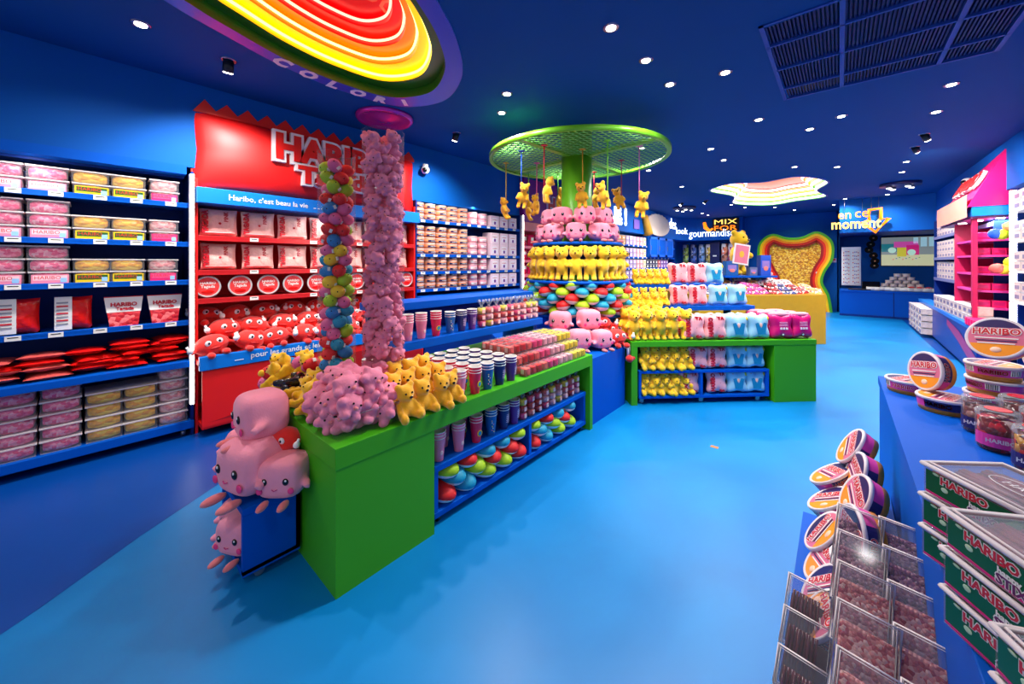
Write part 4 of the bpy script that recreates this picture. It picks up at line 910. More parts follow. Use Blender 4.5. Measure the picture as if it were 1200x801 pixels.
# ============================================================ PILLAR CAROUSEL
PX, PY = -2.61, 4.29
def ngon(r, n=8, a0=0, cx=PX, cyy=PY): return [(cx + r * math.cos(a0 + 2 * PI * k / n), cyy + r * math.sin(a0 + 2 * PI * k / n)) for k in range(n)]
b = MB(); b.cyl((PX, PY, 1.65), .198, 3.3, m_lgreen, n=32); b.cyl((PX, PY, 1.2), .27, .5, m_green, n=32)
o = struct('column', b)
PL_ = thing('plush_carousel', 'blue stepped plush carousel round the green pillar', 'display stand')
b = MB(); b.prism([(-1.84, 3.27), (-1.84, 4.06), (-2.68, 4.92), (-3.2, 4.9), (-3.6, 4.4), (-3.5, 3.6), (-3.02, 3.27)], 0, .655, m_blue); part('base', b, PL_)
b = MB(); b.lathe([(.56, .66), (.56, .93), (.62, .95), (.62, .97), (.3, .97)], m_blue, TR((PX, PY, 0)), n=40); b.lathe([(.3, .93), (.3, 1.36)], m_blued, TR((PX, PY, 0)), n=24); part('lower_drum', b, PL_)
b = MB(); b.cyl((PX, PY, 1.37), .665, .035, m_blue, n=48); part('bear_tier', b, PL_)
b = MB(); b.cyl((PX, PY, 1.6), .22, .44, m_blued, n=24); part('core', b, PL_)
b = MB(); b.cyl((PX, PY, 1.835), .575, .035, m_blue, n=48); part('upper_tier', b, PL_)
for k in range(22):
    a = 2 * PI * k / 22 + .1
    KB_ST.put((PX + .575 * math.cos(a), PY + .575 * math.sin(a), 1.389), (0, rnd.uniform(-.08, .05), a + rnd.uniform(-.3, .3)), f'yellow standing teddy bear, place {k + 1} round the carousel ring counting from the right side', 'yellow bears standing round the carousel', sc=1.2)
for lay, n, r in ((0, 9, .43), (1, 8, .36)):
    for k in range(n):
        a = 2 * PI * k / n + (.35 if lay == 0 else .02)
        KC.put((PX + r * math.cos(a), PY + r * math.sin(a), 1.855 + lay * .205), (0, 0, a + rnd.uniform(-.15, .15)), f'pink marshmallow plush, {["lower", "upper"][lay]} circle on the top tier, {NTH[k]} counting from the right', 'pink marshmallow plush toys on the top tier', sc=.98)
for lay in range(5):
    n = 17
    for k in range(n):
        a = 2 * PI * (k + (lay % 2) * .5) / n; c = (k + lay * 2) % 3; r = .56 + (.03 if lay in (1, 2, 3) else 0)
        if math.cos(a - math.atan2(-PY, -PX)) < -.3: continue
        thing('bean_cushion', f'{BCN[c]} and white bean cushion round the pillar, {["lowest", "second", "third", "fourth", "top"][lay]} layer, {NTH[k]} round', 'cushion', BPM[c], (PX + r * math.cos(a), PY + r * math.sin(a), .99 + .035 + lay * .078), (rnd.uniform(-.15, .15), rnd.uniform(-.1, .15), a + rnd.uniform(-.3, .3)), group='bean cushions stacked round the pillar', sc=.95)
for x, y, z, rz, sc, w in ((-2.13, 3.55, .656, -40, .95, 'front centre on the blue base'), (-2.33, 3.47, .656, -75, .9, 'front left on the blue base'), (-1.97, 3.74, .656, -20, .9, 'front right on the blue base'), (-2.42, 3.62, .81, -70, 1.0, 'upper left of the group'), (-2.13, 3.75, .84, -35, 1.0, 'upper right of the group')):
    KC.put((x, y, z), (0, 0, R_(rz)), f'pink marshmallow plush at the pillar foot, {w}', 'pink marshmallow plush toys on the blue base', sc=sc)
for x, y, z, rz, w in ((-1.92, 4.0, .66, -30, 'sitting on the corner with dangling boots'), (-2.05, 4.2, .70, -40, 'lying behind the corner one'), (-2.12, 4.0, .8, -50, 'on top under the cushions'), (-2.0, 4.38, .72, -30, 'at the back by the yellow bears')):
    KRP.put((x, y, z), (0, 0, R_(rz)), f'red round plush toy on the blue base, {w}', 'red plush toys at the pillar foot', sc=.85)
b = MB()
for s in (-.035, .035): b.tube([(-1.835, 4.06 + s, .66), (-1.79, 4.06 + s, .64), (-1.785, 4.06 + s, .56)], .014, m_white); b.ball((-1.77, 4.06 + s, .53), (.045, .04, .04), m_rplush)
o = thing('dangling_plush_legs', 'white legs and red boots of a plush toy dangling over the blue corner', 'plush legs', b)
# ring canopy
RG = thing('ring_canopy', 'green ring canopy with mesh and spokes round the top of the pillar', 'canopy')
b = MB(); RR = 1.14
b.lathe([(RR - .04, 2.955), (RR - .04, 2.965), (RR - .005, 2.965), (RR, 3.005), (RR + .012, 3.005), (RR + .012, 2.95), (RR - .005, 2.945), (RR - .04, 2.955)], m_lgreen, TR((PX, PY, 0)), n=80, caps=False); part('rim', b, RG)
for k in range(4):
    a = R_(-4) + k * PI / 2; b = MB(); b.box((PX + .64 * math.cos(a), PY + .64 * math.sin(a), 2.985), (.95, .075, .04), m_lgreen, rz=a); part('spoke', b, RG)
b = MB(); m_mesh = M('mesh_green', (120, 205, 90), .4); sp = .066
for s_ in (1, -1):
    a = R_(45 + 60 * s_ * .5 + 15); d = Vector((math.cos(a), math.sin(a), 0)); n_ = Vector((-math.sin(a), math.cos(a), 0))
    for i in range(-17, 18):
        off = i * sp; L = RR ** 2 - off ** 2
        if L <= .02: continue
        L = math.sqrt(L) - .03; c = Vector((PX, PY, 2.975)) + n_ * off
        b.box(c, (2 * L, .011, .006), m_mesh, rz=a)
part('mesh', b, RG)
HB = [((-3.453, 3.833), 2.20, (230, 190, 40), 'yellow', 20), ((-2.939, 3.544), 2.28, (30, 90, 210), 'blue', -60), ((-3.55, 4.45), 2.25, (60, 150, 60), 'green', 30), ((-3.135, 4.111), 2.26, (230, 90, 160), 'pink', -100), ((-2.6, 3.55), 2.31, (215, 40, 60), 'red', 60),
      ((-3.22, 4.75), 2.44, (90, 170, 60), 'pale green', 0), ((-2.34, 3.98), 2.27, (230, 170, 40), 'amber', -60), ((-2.8, 5.1), 2.44, (215, 20, 40), 'crimson', 50), ((-1.962, 3.881), 2.22, (130, 220, 50), 'lime', -95), ((-2.2, 4.75), 2.32, (170, 40, 60), 'dark red', -60), ((-1.771, 4.3), 2.14, (220, 120, 190), 'mauve', -60)]
for i, ((x, y), z, c, cn, rz) in enumerate(HB):
    sc = 1.02; o = KB_HG.put((x, y, z), (rnd.uniform(-.25, .25), rnd.uniform(-.2, .35), R_(rz)), f'golden teddy bear hanging from the ring on a {cn} ribbon', 'golden bears hanging from the ring', sc=sc)
    b = MB(); b.tube([(x, y, z + .17), (x, y, 2.975)], .007, M('ribbon_' + cn.replace(' ', '_'), c, .5), n=6); b.ball((x, y, 2.972), (.045, .045, .008), M('ribbon_' + cn.replace(' ', '_'), c), n=8, k=4); thing('hanging_ribbon', f'{cn} ribbon between the ring mesh and a hanging bear', 'ribbon', b)

# ============================================================ SECOND COUNTER (soft toys)
P0 = Vector((-1.746, 4.07, 0)); UA = math.atan2(.701, .713)
C2 = TR(P0, (0, 0, UA))                     # local x runs along the counter front, local y goes back
def c2(u, v, z): return tuple(C2 @ Vector((u, v, z)))
FACE = UA - PI / 2                          # rotation that turns a +X facing toy to the counter front
o = thing('display_counter', 'second green counter with stepped blue shelves of yellow, pink and blue plush', 'counter', None, P0, (0, 0, UA))
b = MB(); b.bx(-.02, 2.17, 0, 1.25, .655, .716, m_green, bev=.003); part('worktop', b, o)
b = MB(); b.bx(1.66, 2.166, .004, 1.24, 0, .655, m_green); part('end_cabinet', b, o)
b = MB(); b.bx(-.02, .05, 0, 1.24, 0, .655, m_green); part('end_panel', b, o)
b = MB(); b.bx(.05, 1.66, .55, .57, 0, .655, m_blued); part('back_panel', b, o)
o = thing('shelf_trolley', 'blue two-tier shelf trolley under the second green counter', 'trolley', None, P0, (0, 0, UA))
b = MB(); b.bx(.08, 1.62, .03, .5, .345, .375, m_blue, bev=.003); part('shelf', b, o)
b = MB(); b.bx(.08, 1.62, .03, .5, .06, .09, m_blue, bev=.003); part('base_shelf', b, o)
for x in (.08, .80, 1.59): b = MB(); b.bx(x, x + .03, .035, .5, .09, .345, m_blue); part('divider', b, o)
for x in (.12, .82, 1.5): b = MB(); b.cyl((x, .07, .03), .026, .02, m_grey, axis='y'); b.box((x, .07, .052), (.05, .04, .012), m_grey); part('castor', b, o)
o = thing('counter_shelf', 'blue two-step shelf bridge on the second green counter', 'shelf', None, P0, (0, 0, UA))
b = MB(); b.bx(-.1, 1.72, .40, .95, 1.01, 1.065, m_blue, bev=.003); part('lower_shelf', b, o)
b = MB(); b.bx(.26, 1.56, .68, 1.2, 1.265, 1.315, m_blue, bev=.003); part('upper_shelf', b, o)
for x in (.3, 1.5): b = MB(); b.bx(x, x + .04, .8, .9, 1.065, 1.265, m_blued); b.bx(x, x + .04, .6, .7, .716, 1.01, m_blued); part('support', b, o)
def yb(u, v, z, sc, lab, grp, k=None, sit=False): (k or (KB_SM if sit else KB_ST)).put(c2(u, v, z), (0, rnd.uniform(-.06, .06), FACE + rnd.uniform(-.25, .25)), lab, grp, sc=sc)
for v in range(2):
    for i in range(5): yb(.04 + i * .155 - v * .04, .09 + v * .17, .717 + v * .0, 1.02, f'large yellow standing teddy bear, {NTH[i]} from the pillar, {["front", "back"][v]} row', 'large yellow bears on the second counter')
for i in range(4): yb(.0 + i * .15, .40 + .02 * (i % 2), .717, 1.1, f'large yellow teddy bear behind the standing rows, {NTH[i]} from the pillar', 'large yellow bears on the second counter')
for lay in range(2):
    for i in range(6): yb(-.02 + i * .118, .46 + lay * .05, 1.067 + lay * .055, .8, f'yellow sitting bear, {["lower", "upper"][lay]} row on the lower blue step, {NTH[i]} from left', 'yellow bears on the lower step', sit=True)
for lay in range(2):
    for i in range(5): yb(.33 + i * .098, .74 + lay * .05, 1.317 + lay * .05, .74, f'yellow sitting bear, {["lower", "upper"][lay]} row on the upper blue step, {NTH[i]} from left', 'yellow bears on the upper step', sit=True)
for si, z in ((0, .376), (1, .091)):
    for i in range(5):
        yb(.18 + i * .115, .09, z, 1.0, f'yellow sitting bear, front row, {["upper", "bottom"][si]} trolley shelf, {NTH[i]} from left', 'yellow bears in the trolley', sit=True)
        yb(.18 + i * .115, .13, z + .075, 1.0, f'yellow sitting bear stacked behind, {["upper", "bottom"][si]} trolley shelf, {NTH[i]} from left', 'yellow bears in the trolley', sit=True)
# cushion packs: four-lobed soft packs
def lobed(w, h, t, m, name, n=22):
    b = MB(); V = []
    for s in (1, -1):
        for i in range(n + 1):
            for j in range(n + 1):
                u, v = i / n * 2 - 1, j / n * 2 - 1
                e = (1 - abs(u) ** 5) ** .5 * (1 - abs(v) ** 5) ** .5
                pu = 1 - .15 * (1 - v * v) ** 3; pv = 1 - .13 * (1 - u * u) ** 3; pu *= 1 - .10 * abs(v) ** 8; pv *= 1 - .10 * abs(u) ** 8
                d = 1 - .35 * math.exp(-((u / .22) ** 2)) * abs(v) ** 2 - .25 * math.exp(-((v / .22) ** 2)) * abs(u) ** 2
                V.append((s * t / 2 * e * d, u * w / 2 * pu, v * h / 2 * pv + h / 2))
    N1 = (n + 1) ** 2; Fs = []
    for i in range(n):
        for j in range(n):
            a = i * (n + 1) + j; Fs.append((a, a + n + 1, a + n + 2, a + 1)); Fs.append((N1 + a, N1 + a + 1, N1 + a + n + 2, N1 + a + n + 1))
    return b.add(V, Fs, m, None, True)
def front(q, u, v, w, h, t, pts, m, lift=.003):
    """flat printed patch lying just off the front of a pack"""
    q.add([(t / 2 + lift, y, z) for y, z in pts], [tuple(range(len(pts)))], m)
def pack(kind):
    w, h, t = .285, .305, .13
    base = {'pink': M('pack_pink', (255, 170, 175), .6, var=.05, vs=10, sheen=.3), 'blue': M('pack_sky', (150, 205, 225), .5, var=.06, vs=10, sheen=.3), 'magenta': M('pack_magenta', (215, 10, 110), .35, var=.1, vs=12)}[kind]
    body = lobed(w, h, t, base, kind).mesh('pack_body'); q = MB(); T = XF((t / 2 - .002, 0, 0))
    if kind == 'pink':
        q.text('HARIBO', m_ink, XF((t / 2 - .018, -.08, h * .5)) @ TR(rot=(0, 0, PI / 2)), w=.23, h=.055, ext=.3, off=.03)
        q.text('TA', m_ink, XF((t / 2 - .018, .05, h * .84)), h=.045, ext=.3, off=.03); q.text('GA', m_ink, XF((t / 2 - .02, .05, h * .14)), h=.035, ext=.3, off=.03)
        q.ball((t / 2 - .012, .02, h * .47), (.014, .011, .011), m_ink, n=8, k=6)
        return Kind('plush_pack', 'plush cushion', body, [('lettering', q.mesh('lettering'))])
    if kind == 'blue':
        mt = M('pack_teal', (20, 130, 175), .4); q.add([(t / 2 + .002, y, z) for y, z in ((-.05, .06), (.05, .06), (.075, .19), (.035, .2), (0, .13), (-.035, .2), (-.075, .19))], [(0, 1, 4, 5, 6), (1, 2, 3, 4)], mt)
        q.ball((t / 2 - .001, 0, .165), (.006, .02, .03), M('pack_face', (240, 185, 170), .6), n=10, k=6); r = MB(); r.ball((.03, .1, .245), (.03, .03, .035), M('pack_yellow', (250, 205, 30), .6), n=12, k=8); r.ball((.035, -.07, .25), (.025, .028, .02), M('pack_orange', (245, 150, 40), .6), n=12, k=8)
        return Kind('plush_pack', 'plush cushion', body, [('printed_front', q.mesh('printed_front')), ('corner_tuft', r.mesh('corner_tuft'))])
    for k in range(3): q.box((t / 2 - .004, 0, .2 - k * .02), (.012, .1, .008), M('print_palepink', (250, 180, 210)))
    for s in (-1, 0, 1): q.box((t / 2 - .004, s * .035, .125), (.012, .025, .025), m_paper); q.ball((t / 2 - .02, s * .085 * (s != 0), .05), (.006, .014, .016), m_paper, n=8, k=4)
    r = MB(); r.sbox((-.01, 0, h - .01), (t * .8, w * .86, .05), m_pink, n=14, k=8)
    return Kind('plush_pack', 'plush cushion', body, [('printed_front', q.mesh('printed_front')), ('pink_top', r.mesh('pink_top'))])
KK = {k: pack(k) for k in ('pink', 'blue', 'magenta')}
PO = {'pink': 'lettered pink', 'blue': 'sky blue', 'magenta': 'magenta'}
for v in range(3):
    for k, u, w in (('pink', .74, 'left of two'), ('pink', 1.0, 'right of two'), ('blue', 1.26, 'left of two'), ('blue', 1.52, 'right of two'), ('magenta', 1.80, 'left of two'), ('magenta', 2.04, 'right of two')):
        if k in ('pink', 'blue') and v == 2: continue
        z = .717; KK[k].put(c2(u - v * .03, .08 + v * .15, z), (0, R_(-5), FACE + rnd.uniform(-.1, .1)), f'{PO[k]} plush pack on the green worktop, {w}, {["front", "middle", "back"][v]} rank', 'plush packs on the second counter', sc=.95)
for u, v, k, w in ((.78, .48, 'pink', 'first'), (1.03, .48, 'pink', 'second'), (1.29, .48, 'blue', 'third'), (1.55, .48, 'blue', 'fourth'), (1.62, .62, 'blue', 'behind the fourth')):
    KK[k].put(c2(u, v, 1.067), (0, R_(-5), FACE + rnd.uniform(-.1, .1)), f'{PO[k]} plush pack on the lower blue step, {w} from the bears', 'plush packs on the lower step', sc=.86)
for u, k, w in ((.92, 'pink', 'first'), (1.18, 'pink', 'second'), (1.42, 'blue', 'third')):
    KK[k].put(c2(u, .78, 1.317), (0, R_(-5), FACE + rnd.uniform(-.1, .1)), f'{PO[k]} plush pack on the upper blue step, {w} from the bears', 'plush packs on the upper step', sc=.95)
for si, z in ((0, .376), (1, .091)):
    for i, (k, u) in enumerate((('pink', .80 if si == 0 else .70), ('pink', 1.03), ('blue', 1.27), ('blue', 1.49))):
        KK[k].put(c2(u, .10, z), (0, R_(-4), FACE + rnd.uniform(-.08, .08)), f'{PO[k]} plush pack, {NTH[i]} from the bears, {["upper", "bottom"][si]} trolley shelf', 'plush packs in the trolley', sc=.87)

# ============================================================ YELLOW COUNTER OF BAGS, BEAR FIGURE
YO = Vector((-.201, 9.658, 0)); Y2 = TR(YO, (0, 0, UA))
def y2(u, v, z): return tuple(Y2 @ Vector((u, v, z)))
b = MB(); b.bx(-2.6, 0, 0, 1.8, 0, .975, M('mustard_panel', (200, 150, 20), .45), bev=.004)
thing('mustard_counter', 'mustard yellow counter heaped with bagged sweets before the portal', 'counter', b, YO, (0, 0, UA))
BC = {'navy': (25, 45, 110), 'magenta': (225, 50, 130), 'green and yellow': (200, 190, 90), 'white and pink': (250, 200, 200), 'dark red': (150, 20, 30), 'orange': (240, 150, 80)}
BM_ = {}
for k, c in BC.items():
    q = MB(); pillow(.26, .2, .08, M_candy('bag_' + k, [c, tuple(min(255, int(v * 1.25 + 25)) for v in c), (245, 235, 225), tuple(int(v * .6) for v in c)], 34, .3, .5), b=q); BM_[k] = q.mesh('bag')
seq = ['navy', 'navy', 'navy', 'magenta', 'white and pink', 'dark red', 'navy', 'orange']
for lay in range(5):
    for i in range(9):
        for v in range(3):
            k = (['navy', 'navy', 'navy', 'magenta', 'magenta', 'dark red', 'navy', 'dark red', 'orange'] if lay < 2 else ['green and yellow', 'green and yellow', 'orange', 'magenta', 'orange', 'white and pink', 'white and pink', 'white and pink', 'dark red'])[i]
            if lay > 2: k = 'white and pink' if rnd.random() < .7 else 'orange'
            u = -2.2 + i * .26 + lay * .0; 
            if lay > 1 and i > 8 - (lay - 1): continue
            thing('sweet_bag', f'{k} sweet bag, heap layer {["one", "two", "three", "four", "five"][lay]}, {NTH[i]} from left, {["front", "middle", "back"][v]} of the mustard counter', 'bag', BM_[k], y2(u + rnd.uniform(-.03, .03), .14 + v * .5 + lay * .16, .98 + lay * .075), (rnd.uniform(-.3, .3), R_(-55) + rnd.uniform(-.2, .2), FACE + rnd.uniform(-.4, .4)), group='bags of sweets heaped on the mustard counter')
o = thing('blue_platform', 'blue raised shelf above the bag counter carrying the bear figure', 'shelf')
D7 = Vector(y2(-1.72, .35, 0)); D7T = TR(D7, (0, 0, UA))
def d7(u, v, z): return tuple(D7T @ Vector((u, v, z)))
o.location = D7; o.rotation_euler = (0, 0, UA)
b = MB(); b.bx(-.12, 1.0, 0, .6, 1.30, 1.34, m_blue, bev=.003); part('shelf', b, o)
for x in (.85, .1): b = MB(); b.bx(x, x + .07, .2, .4, .976, 1.30, m_blued); part('support', b, o)
BG = KB_ST.put(d7(.36, .3, 1.34), (0, 0, FACE + .35), 'tall yellow bear figure holding a framed picture on the blue shelf', None, sc=2.75)
b = MB(); b.box((0, 0, 0), (.02, .36, .42), m_paper, bev=.003); b.box((.0115, 0, 0), (.002, .30, .36), M('poster_pink', (225, 120, 140), .5)); b.ball((.012, 0, 0), (.004, .06, .07), M('poster_gold', (240, 180, 50)), n=12)
thing('framed_poster', 'tilted white framed pink poster held by the tall bear', 'poster', b, d7(.26, .05, 1.78), (R_(-8), 0, FACE + .1))
for u, w_, h_, c, lab in ((.06, .26, .3, (0, 90, 165), 'plain teal blue box left of the bear figure'), (.78, .22, .42, (20, 80, 190), 'blue printed upright box right of the bear figure'), (.52, .16, .17, (90, 110, 150), 'small grey blue box at the bear figure\'s feet')):
    b = MB(); b.box((0, 0, h_ / 2), (.12, w_, h_), M('card_%d' % int(u * 100), c, .4), bev=.004); r = thing('gift_box', lab, 'box', b, d7(u, .1, 1.341), (0, 0, FACE))
    q = MB(); q.box((.0615, 0, h_ * .55), (.002, w_ * .7, h_ * .35), M('card_print_%d' % int(u * 100), (150, 120, 190), .4)); q.ball((.062, 0, h_ * .35), (.003, w_ * .25, h_ * .12), M('card_print2', (240, 130, 120), .4), n=10, k=6); part('print', q, r)
for i in range(6):
    b = MB(); b.sbox((0, 0, .05), (.22, .34, .1), M('quilt_white', (250, 205, 205), .6, var=.2, vs=8), p=3, n=14, k=8)
    thing('sweet_bag', f'white and pink pillow bag on the mustard counter behind the blue box, {NTH[i]} one', 'bag', b, d7(.8 + (i % 3) * .34, 1.0 + (i // 3) * .05, 1.3 + (i // 3) * .1), (0, 0, FACE))

# ============================================================ BACK WALL
# hanging columns of bags under the white words
for i, (x, c, cn) in enumerate(((-4.7, (180, 200, 60), 'lime'), (-4.4, (60, 90, 170), 'blue and white'), (-4.1, (110, 150, 200), 'pale blue'), (-3.85, (215, 170, 40), 'gold'), (-3.3, (240, 110, 60), 'orange'), (-3.07, (220, 70, 130), 'deep pink'), (-2.84, (200, 60, 130), 'rose'), (-2.62, (245, 150, 180), 'pale pink'))):
    m_ = M_candy('silo_' + cn, [c, tuple(min(255, v + 50) for v in c), tuple(int(v * .6) for v in c), (240, 235, 240)], 9, .35, .4)
    o = thing('sweet_silo', f'tall clear silo of {cn} sweets on the back wall', 'sweet dispenser', None, (x, 16.1, 0)); b = MB(); b.cyl((0, 0, 1.9), .11, .86, m_, n=14); part('sweets', b, o)
    b = MB(); b.cyl((0, 0, 1.9), .115, .9, m_clear, n=14); b.cyl((0, 0, 1.42), .12, .06, m_blue, n=14); part('tube', b, o)
b = MB(); b.bx(-3.78, -3.45, 16.0, 16.25, 1.4, 2.4, M('navy_panel', (12, 22, 80), .4)); b.bx(-3.68, -3.55, 15.985, 16.0, 1.85, 1.9, m_paper); thing('navy_panel', 'tall dark navy panel between the sweet silos', 'panel', b)
b = MB(); b.bx(-5.0, -2.5, 15.85, 16.28, 0, 1.4, m_blue); thing('wall_counter', 'blue cabinet under the silos along the back wall', 'counter', b)
# golden portal
PG = thing('rainbow_portal', 'bear-ear shaped rainbow stepped portal filled with golden bear wall', 'wall portal')
po = [(-.95, .0), (-.86, .55), (-.72, .95), (-.86, 1.3), (-1.02, 1.75), (-.98, 2.3), (-.62, 2.6), (-.2, 2.46), (.2, 2.46), (.62, 2.62), (.98, 2.3), (1.0, 1.75), (.8, 1.3), (.74, .95), (.9, .55), (.98, .0)]
def pline(off):
    pts = spline(po, 6, closed=False); c = [(x, max(z, 0)) for x, z in pts]; out = []
    for k, (x, z) in enumerate(c):
        a = c[max(k - 1, 0)]; e = c[min(k + 1, len(c) - 1)]; tx, tz = e[0] - a[0], e[1] - a[1]; L = math.hypot(tx, tz) or 1
        out.append((x + tz / L * off, max(0, z - tx / L * off)))
    return out
PCX = -1.17
RC = [('green', (60, 150, 20)), ('yellow', (240, 190, 0)), ('orange', (240, 130, 10)), ('red', (215, 30, 10)), ('dark_red', (150, 12, 10))]
for k, (cn, c) in enumerate(RC):
    A = pline(.068 * k - .02); B_ = pline(.068 * (k + 1) - .02) ; y0 = 15.92 + k * .05; b = MB(); n = len(A)
    # orient so that the band shrinks inward
    V = [(PCX + x, y0, z) for x, z in A] + [(PCX + x, y0, z) for x, z in B_] + [(PCX + x, y0 + .05, z) for x, z in B_] + [(PCX + x, 16.3, z) for x, z in A]
    Fs = []
    for i in range(n - 1): Fs += [(i, i + 1, n + i + 1, n + i), (n + i, n + i + 1, 2 * n + i + 1, 2 * n + i)] + ([(3 * n + i, 3 * n + i + 1, i + 1, i)] if k == 0 else [])
    b.add(V, Fs, M('portal_' + cn, c, .35, emit=.15), None, False); part('stepped_band', b, PG, cn.replace('_', ' ') + ' band')
A = pline(.32); b = MB(); b.add([(PCX + x, 16.2, z) for x, z in A], [tuple(range(len(A)))], M_candy('golden_bears', [(245, 175, 20), (255, 195, 40), (225, 145, 10), (255, 210, 80), (205, 120, 5)], 22, .3, .9, dist=.03)); part('bear_filled_panel', b, PG)
b = MB(); 
for k in range(2): b.lathe([(.06, 0), (.075, .01), (.06, .02)], m_grey, TR((PCX + .68, 16.12, 1.27 + k * .0), (PI / 2, 0, 0)), n=16, caps=False); b.ball((PCX + .62, 16.1, 1.27), .06, m_white, n=10, k=6)
part('handle', b, PG)
# MIX FOR board
m_neono = M('orange_neon', (255, 125, 15), .5, emit=2); m_neony = M('warm_neon', (255, 205, 95), .5, emit=1.8)
o = thing('neon_board', 'glowing board reading MIX FOR above the bear figure', 'sign')
b = MB(); b.bx(-3.62, -2.75, 15.68, 15.72, 2.78, 3.25, M('board_black', (30, 20, 15), .4)); part('board', b, o)
b = MB(); b.text('MIX', m_neony, YF((-3.18, 15.66, 3.13)), w=.75, h=.17, ext=.02); b.text('FOR', m_neono, YF((-3.18, 15.66, 2.9)), w=.75, h=.18, ext=.02); part('lettering', b, o)
b = MB(); b.tube([(-3.9, 15.66, 3.15), (-3.86, 15.66, 2.95), (-3.72, 15.66, 2.82), (-3.6, 15.66, 2.9)], [.05, .07, .06, .03], m_neono); part('curl', b, o)
# EN CE MOMENT
o = thing('neon_sign', 'orange glowing words en ce moment with down arrow hung from the ceiling', 'sign')
b = MB(); b.text('en', m_neono, YF((.10, 13.45, 2.86)), w=.26, h=.16, ext=.03, off=.0); part('orange_word', b, o); b = MB(); b.text('ce', m_neono, YF((.44, 13.45, 2.88)), w=.26, h=.16, ext=.03, off=.0); part('orange_word', b, o)
b = MB(); b.text('moment', m_neony, TR((.32, 13.40, 2.62), (PI / 2, 0, 0)), w=.97, h=.23, ext=.03, off=.02); part('pale_word', b, o)
b = MB(); b.tube([(.58, 13.48, 2.68), (.58, 13.48, 2.98), (.80, 13.48, 3.0), (.80, 13.48, 2.72), (.95, 13.48, 2.74), (.70, 13.48, 2.40), (.44, 13.48, 2.68), (.58, 13.48, 2.70)], .045, m_neono, n=6); part('arrow', b, o)
for x in (.1, .45, .62, .76): b = MB(); b.tube([(x, 13.47, 2.98), (x, 13.47, 3.3)], .004, m_grey, n=4); part('hanging_wire', b, o)
# TV
o = thing('wall_screen', 'large wall screen showing colourful sweet boxes behind the back desk', 'television')
b = MB(); b.bx(.98, 2.2, 16.7, 16.77, 1.5, 2.42, m_black, bev=.01); part('casing', b, o)
def emat(n_, c, e=.75): return M('screen_' + n_, c, .3, emit=e, var=.02)
b = MB(); Q = lambda x0, x1, z0, z1, c, k: b.add([(x0, 16.697 - k * .0006, z0), (x1, 16.697 - k * .0006, z0), (x1, 16.697 - k * .0006, z1), (x0, 16.697 - k * .0006, z1)], [(0, 1, 2, 3)], c)
Q(1.0, 2.18, 1.52, 2.40, emat('grey', (120, 130, 130)), 0); Q(1.0, 2.18, 1.52, 1.86, emat('sand', (190, 190, 150)), 1); Q(1.0, 1.35, 1.95, 2.2, emat('teal', (20, 110, 120)), 1)
Q(1.35, 1.55, 1.8, 2.08, emat('yellowish', (190, 180, 40)), 2); Q(1.28, 1.8, 2.08, 2.26, emat('pinkish', (190, 70, 150)), 2); Q(1.55, 1.82, 1.85, 2.15, emat('magenta', (190, 30, 110)), 3); Q(1.7, 1.8, 2.2, 2.38, emat('paleblue', (150, 190, 200)), 2); Q(1.85, 1.98, 2.1, 2.38, emat('paleblue', (150, 190, 200)), 2); Q(2.02, 2.16, 2.1, 2.38, emat('paleblue', (150, 190, 200)), 2)
for k in range(9): Q(1.25 + k * .07, 1.28 + k * .07, 1.7 + (k % 3) * .03, 1.72 + (k % 3) * .03, emat(['r', 'b', 'g'][k % 3], [(200, 40, 40), (30, 60, 160), (60, 140, 40)][k % 3]), 4)
for x, z in ((1.24, 2.0), (1.66, 1.93)): b.cyl((x, 16.692, z), .09, .001, emat('pale', (170, 210, 190)), axis='y')
part('picture', b, o)
# liquorice discs
o = thing('disc_garland', 'hanging black string of round liquorice discs left of the wall screen', 'decoration')
for k, (dx, z) in enumerate(((.0, 2.36), (-.06, 2.17), (-.10, 2.0), (.0, 1.83), (.03, 1.66), (.02, 1.52))):
    b = MB(); b.cyl((.78 + dx, 15.9, z), .10, .05, M('liquorice_black', (10, 8, 8), .6, spec=.1), axis='y', n=18); b.cyl((.78 + dx, 15.87, z), .02, .02, M('disc_amber', (200, 140, 90)), axis='y'); part('disc', b, o)
b = MB(); b.tube([(.78, 15.9, 2.45), (.76, 15.9, 1.5)], .006, m_black); part('cord', b, o)
# card rack
o = thing('card_rack', 'two-column white rack of printed cards at the left end of the back desk', 'rack')
for c_, x in enumerate((.07, .29)):
    for k in range(9):
        b = MB(); z = 1.0 + k * .118; b.box((x + .09, 15.9, z), (.17, .02, .10), m_paper)
        for q in range(4): b.box((x + .03 + q * .04, 15.888, z + rnd.uniform(-.025, .025)), (.025, .004, .03), M('card_ink%d' % (q % 3), [(210, 40, 60), (60, 90, 180), (130, 60, 140)][q % 3]))
        part('card', b, o)
b = MB(); b.bx(.05, .5, 15.915, 15.94, .9, 2.1, m_white); part('frame', b, o)
b = MB(); b.bx(-.22, -.08, 16.26, 16.3, 1.62, 1.76, M('notice_lilac', (200, 170, 210))); b.bx(-.2, -.1, 16.255, 16.26, 1.68, 1.74, m_ink); thing('wall_notice', 'small lilac notice on the blue wall left of the card rack', 'notice', b)
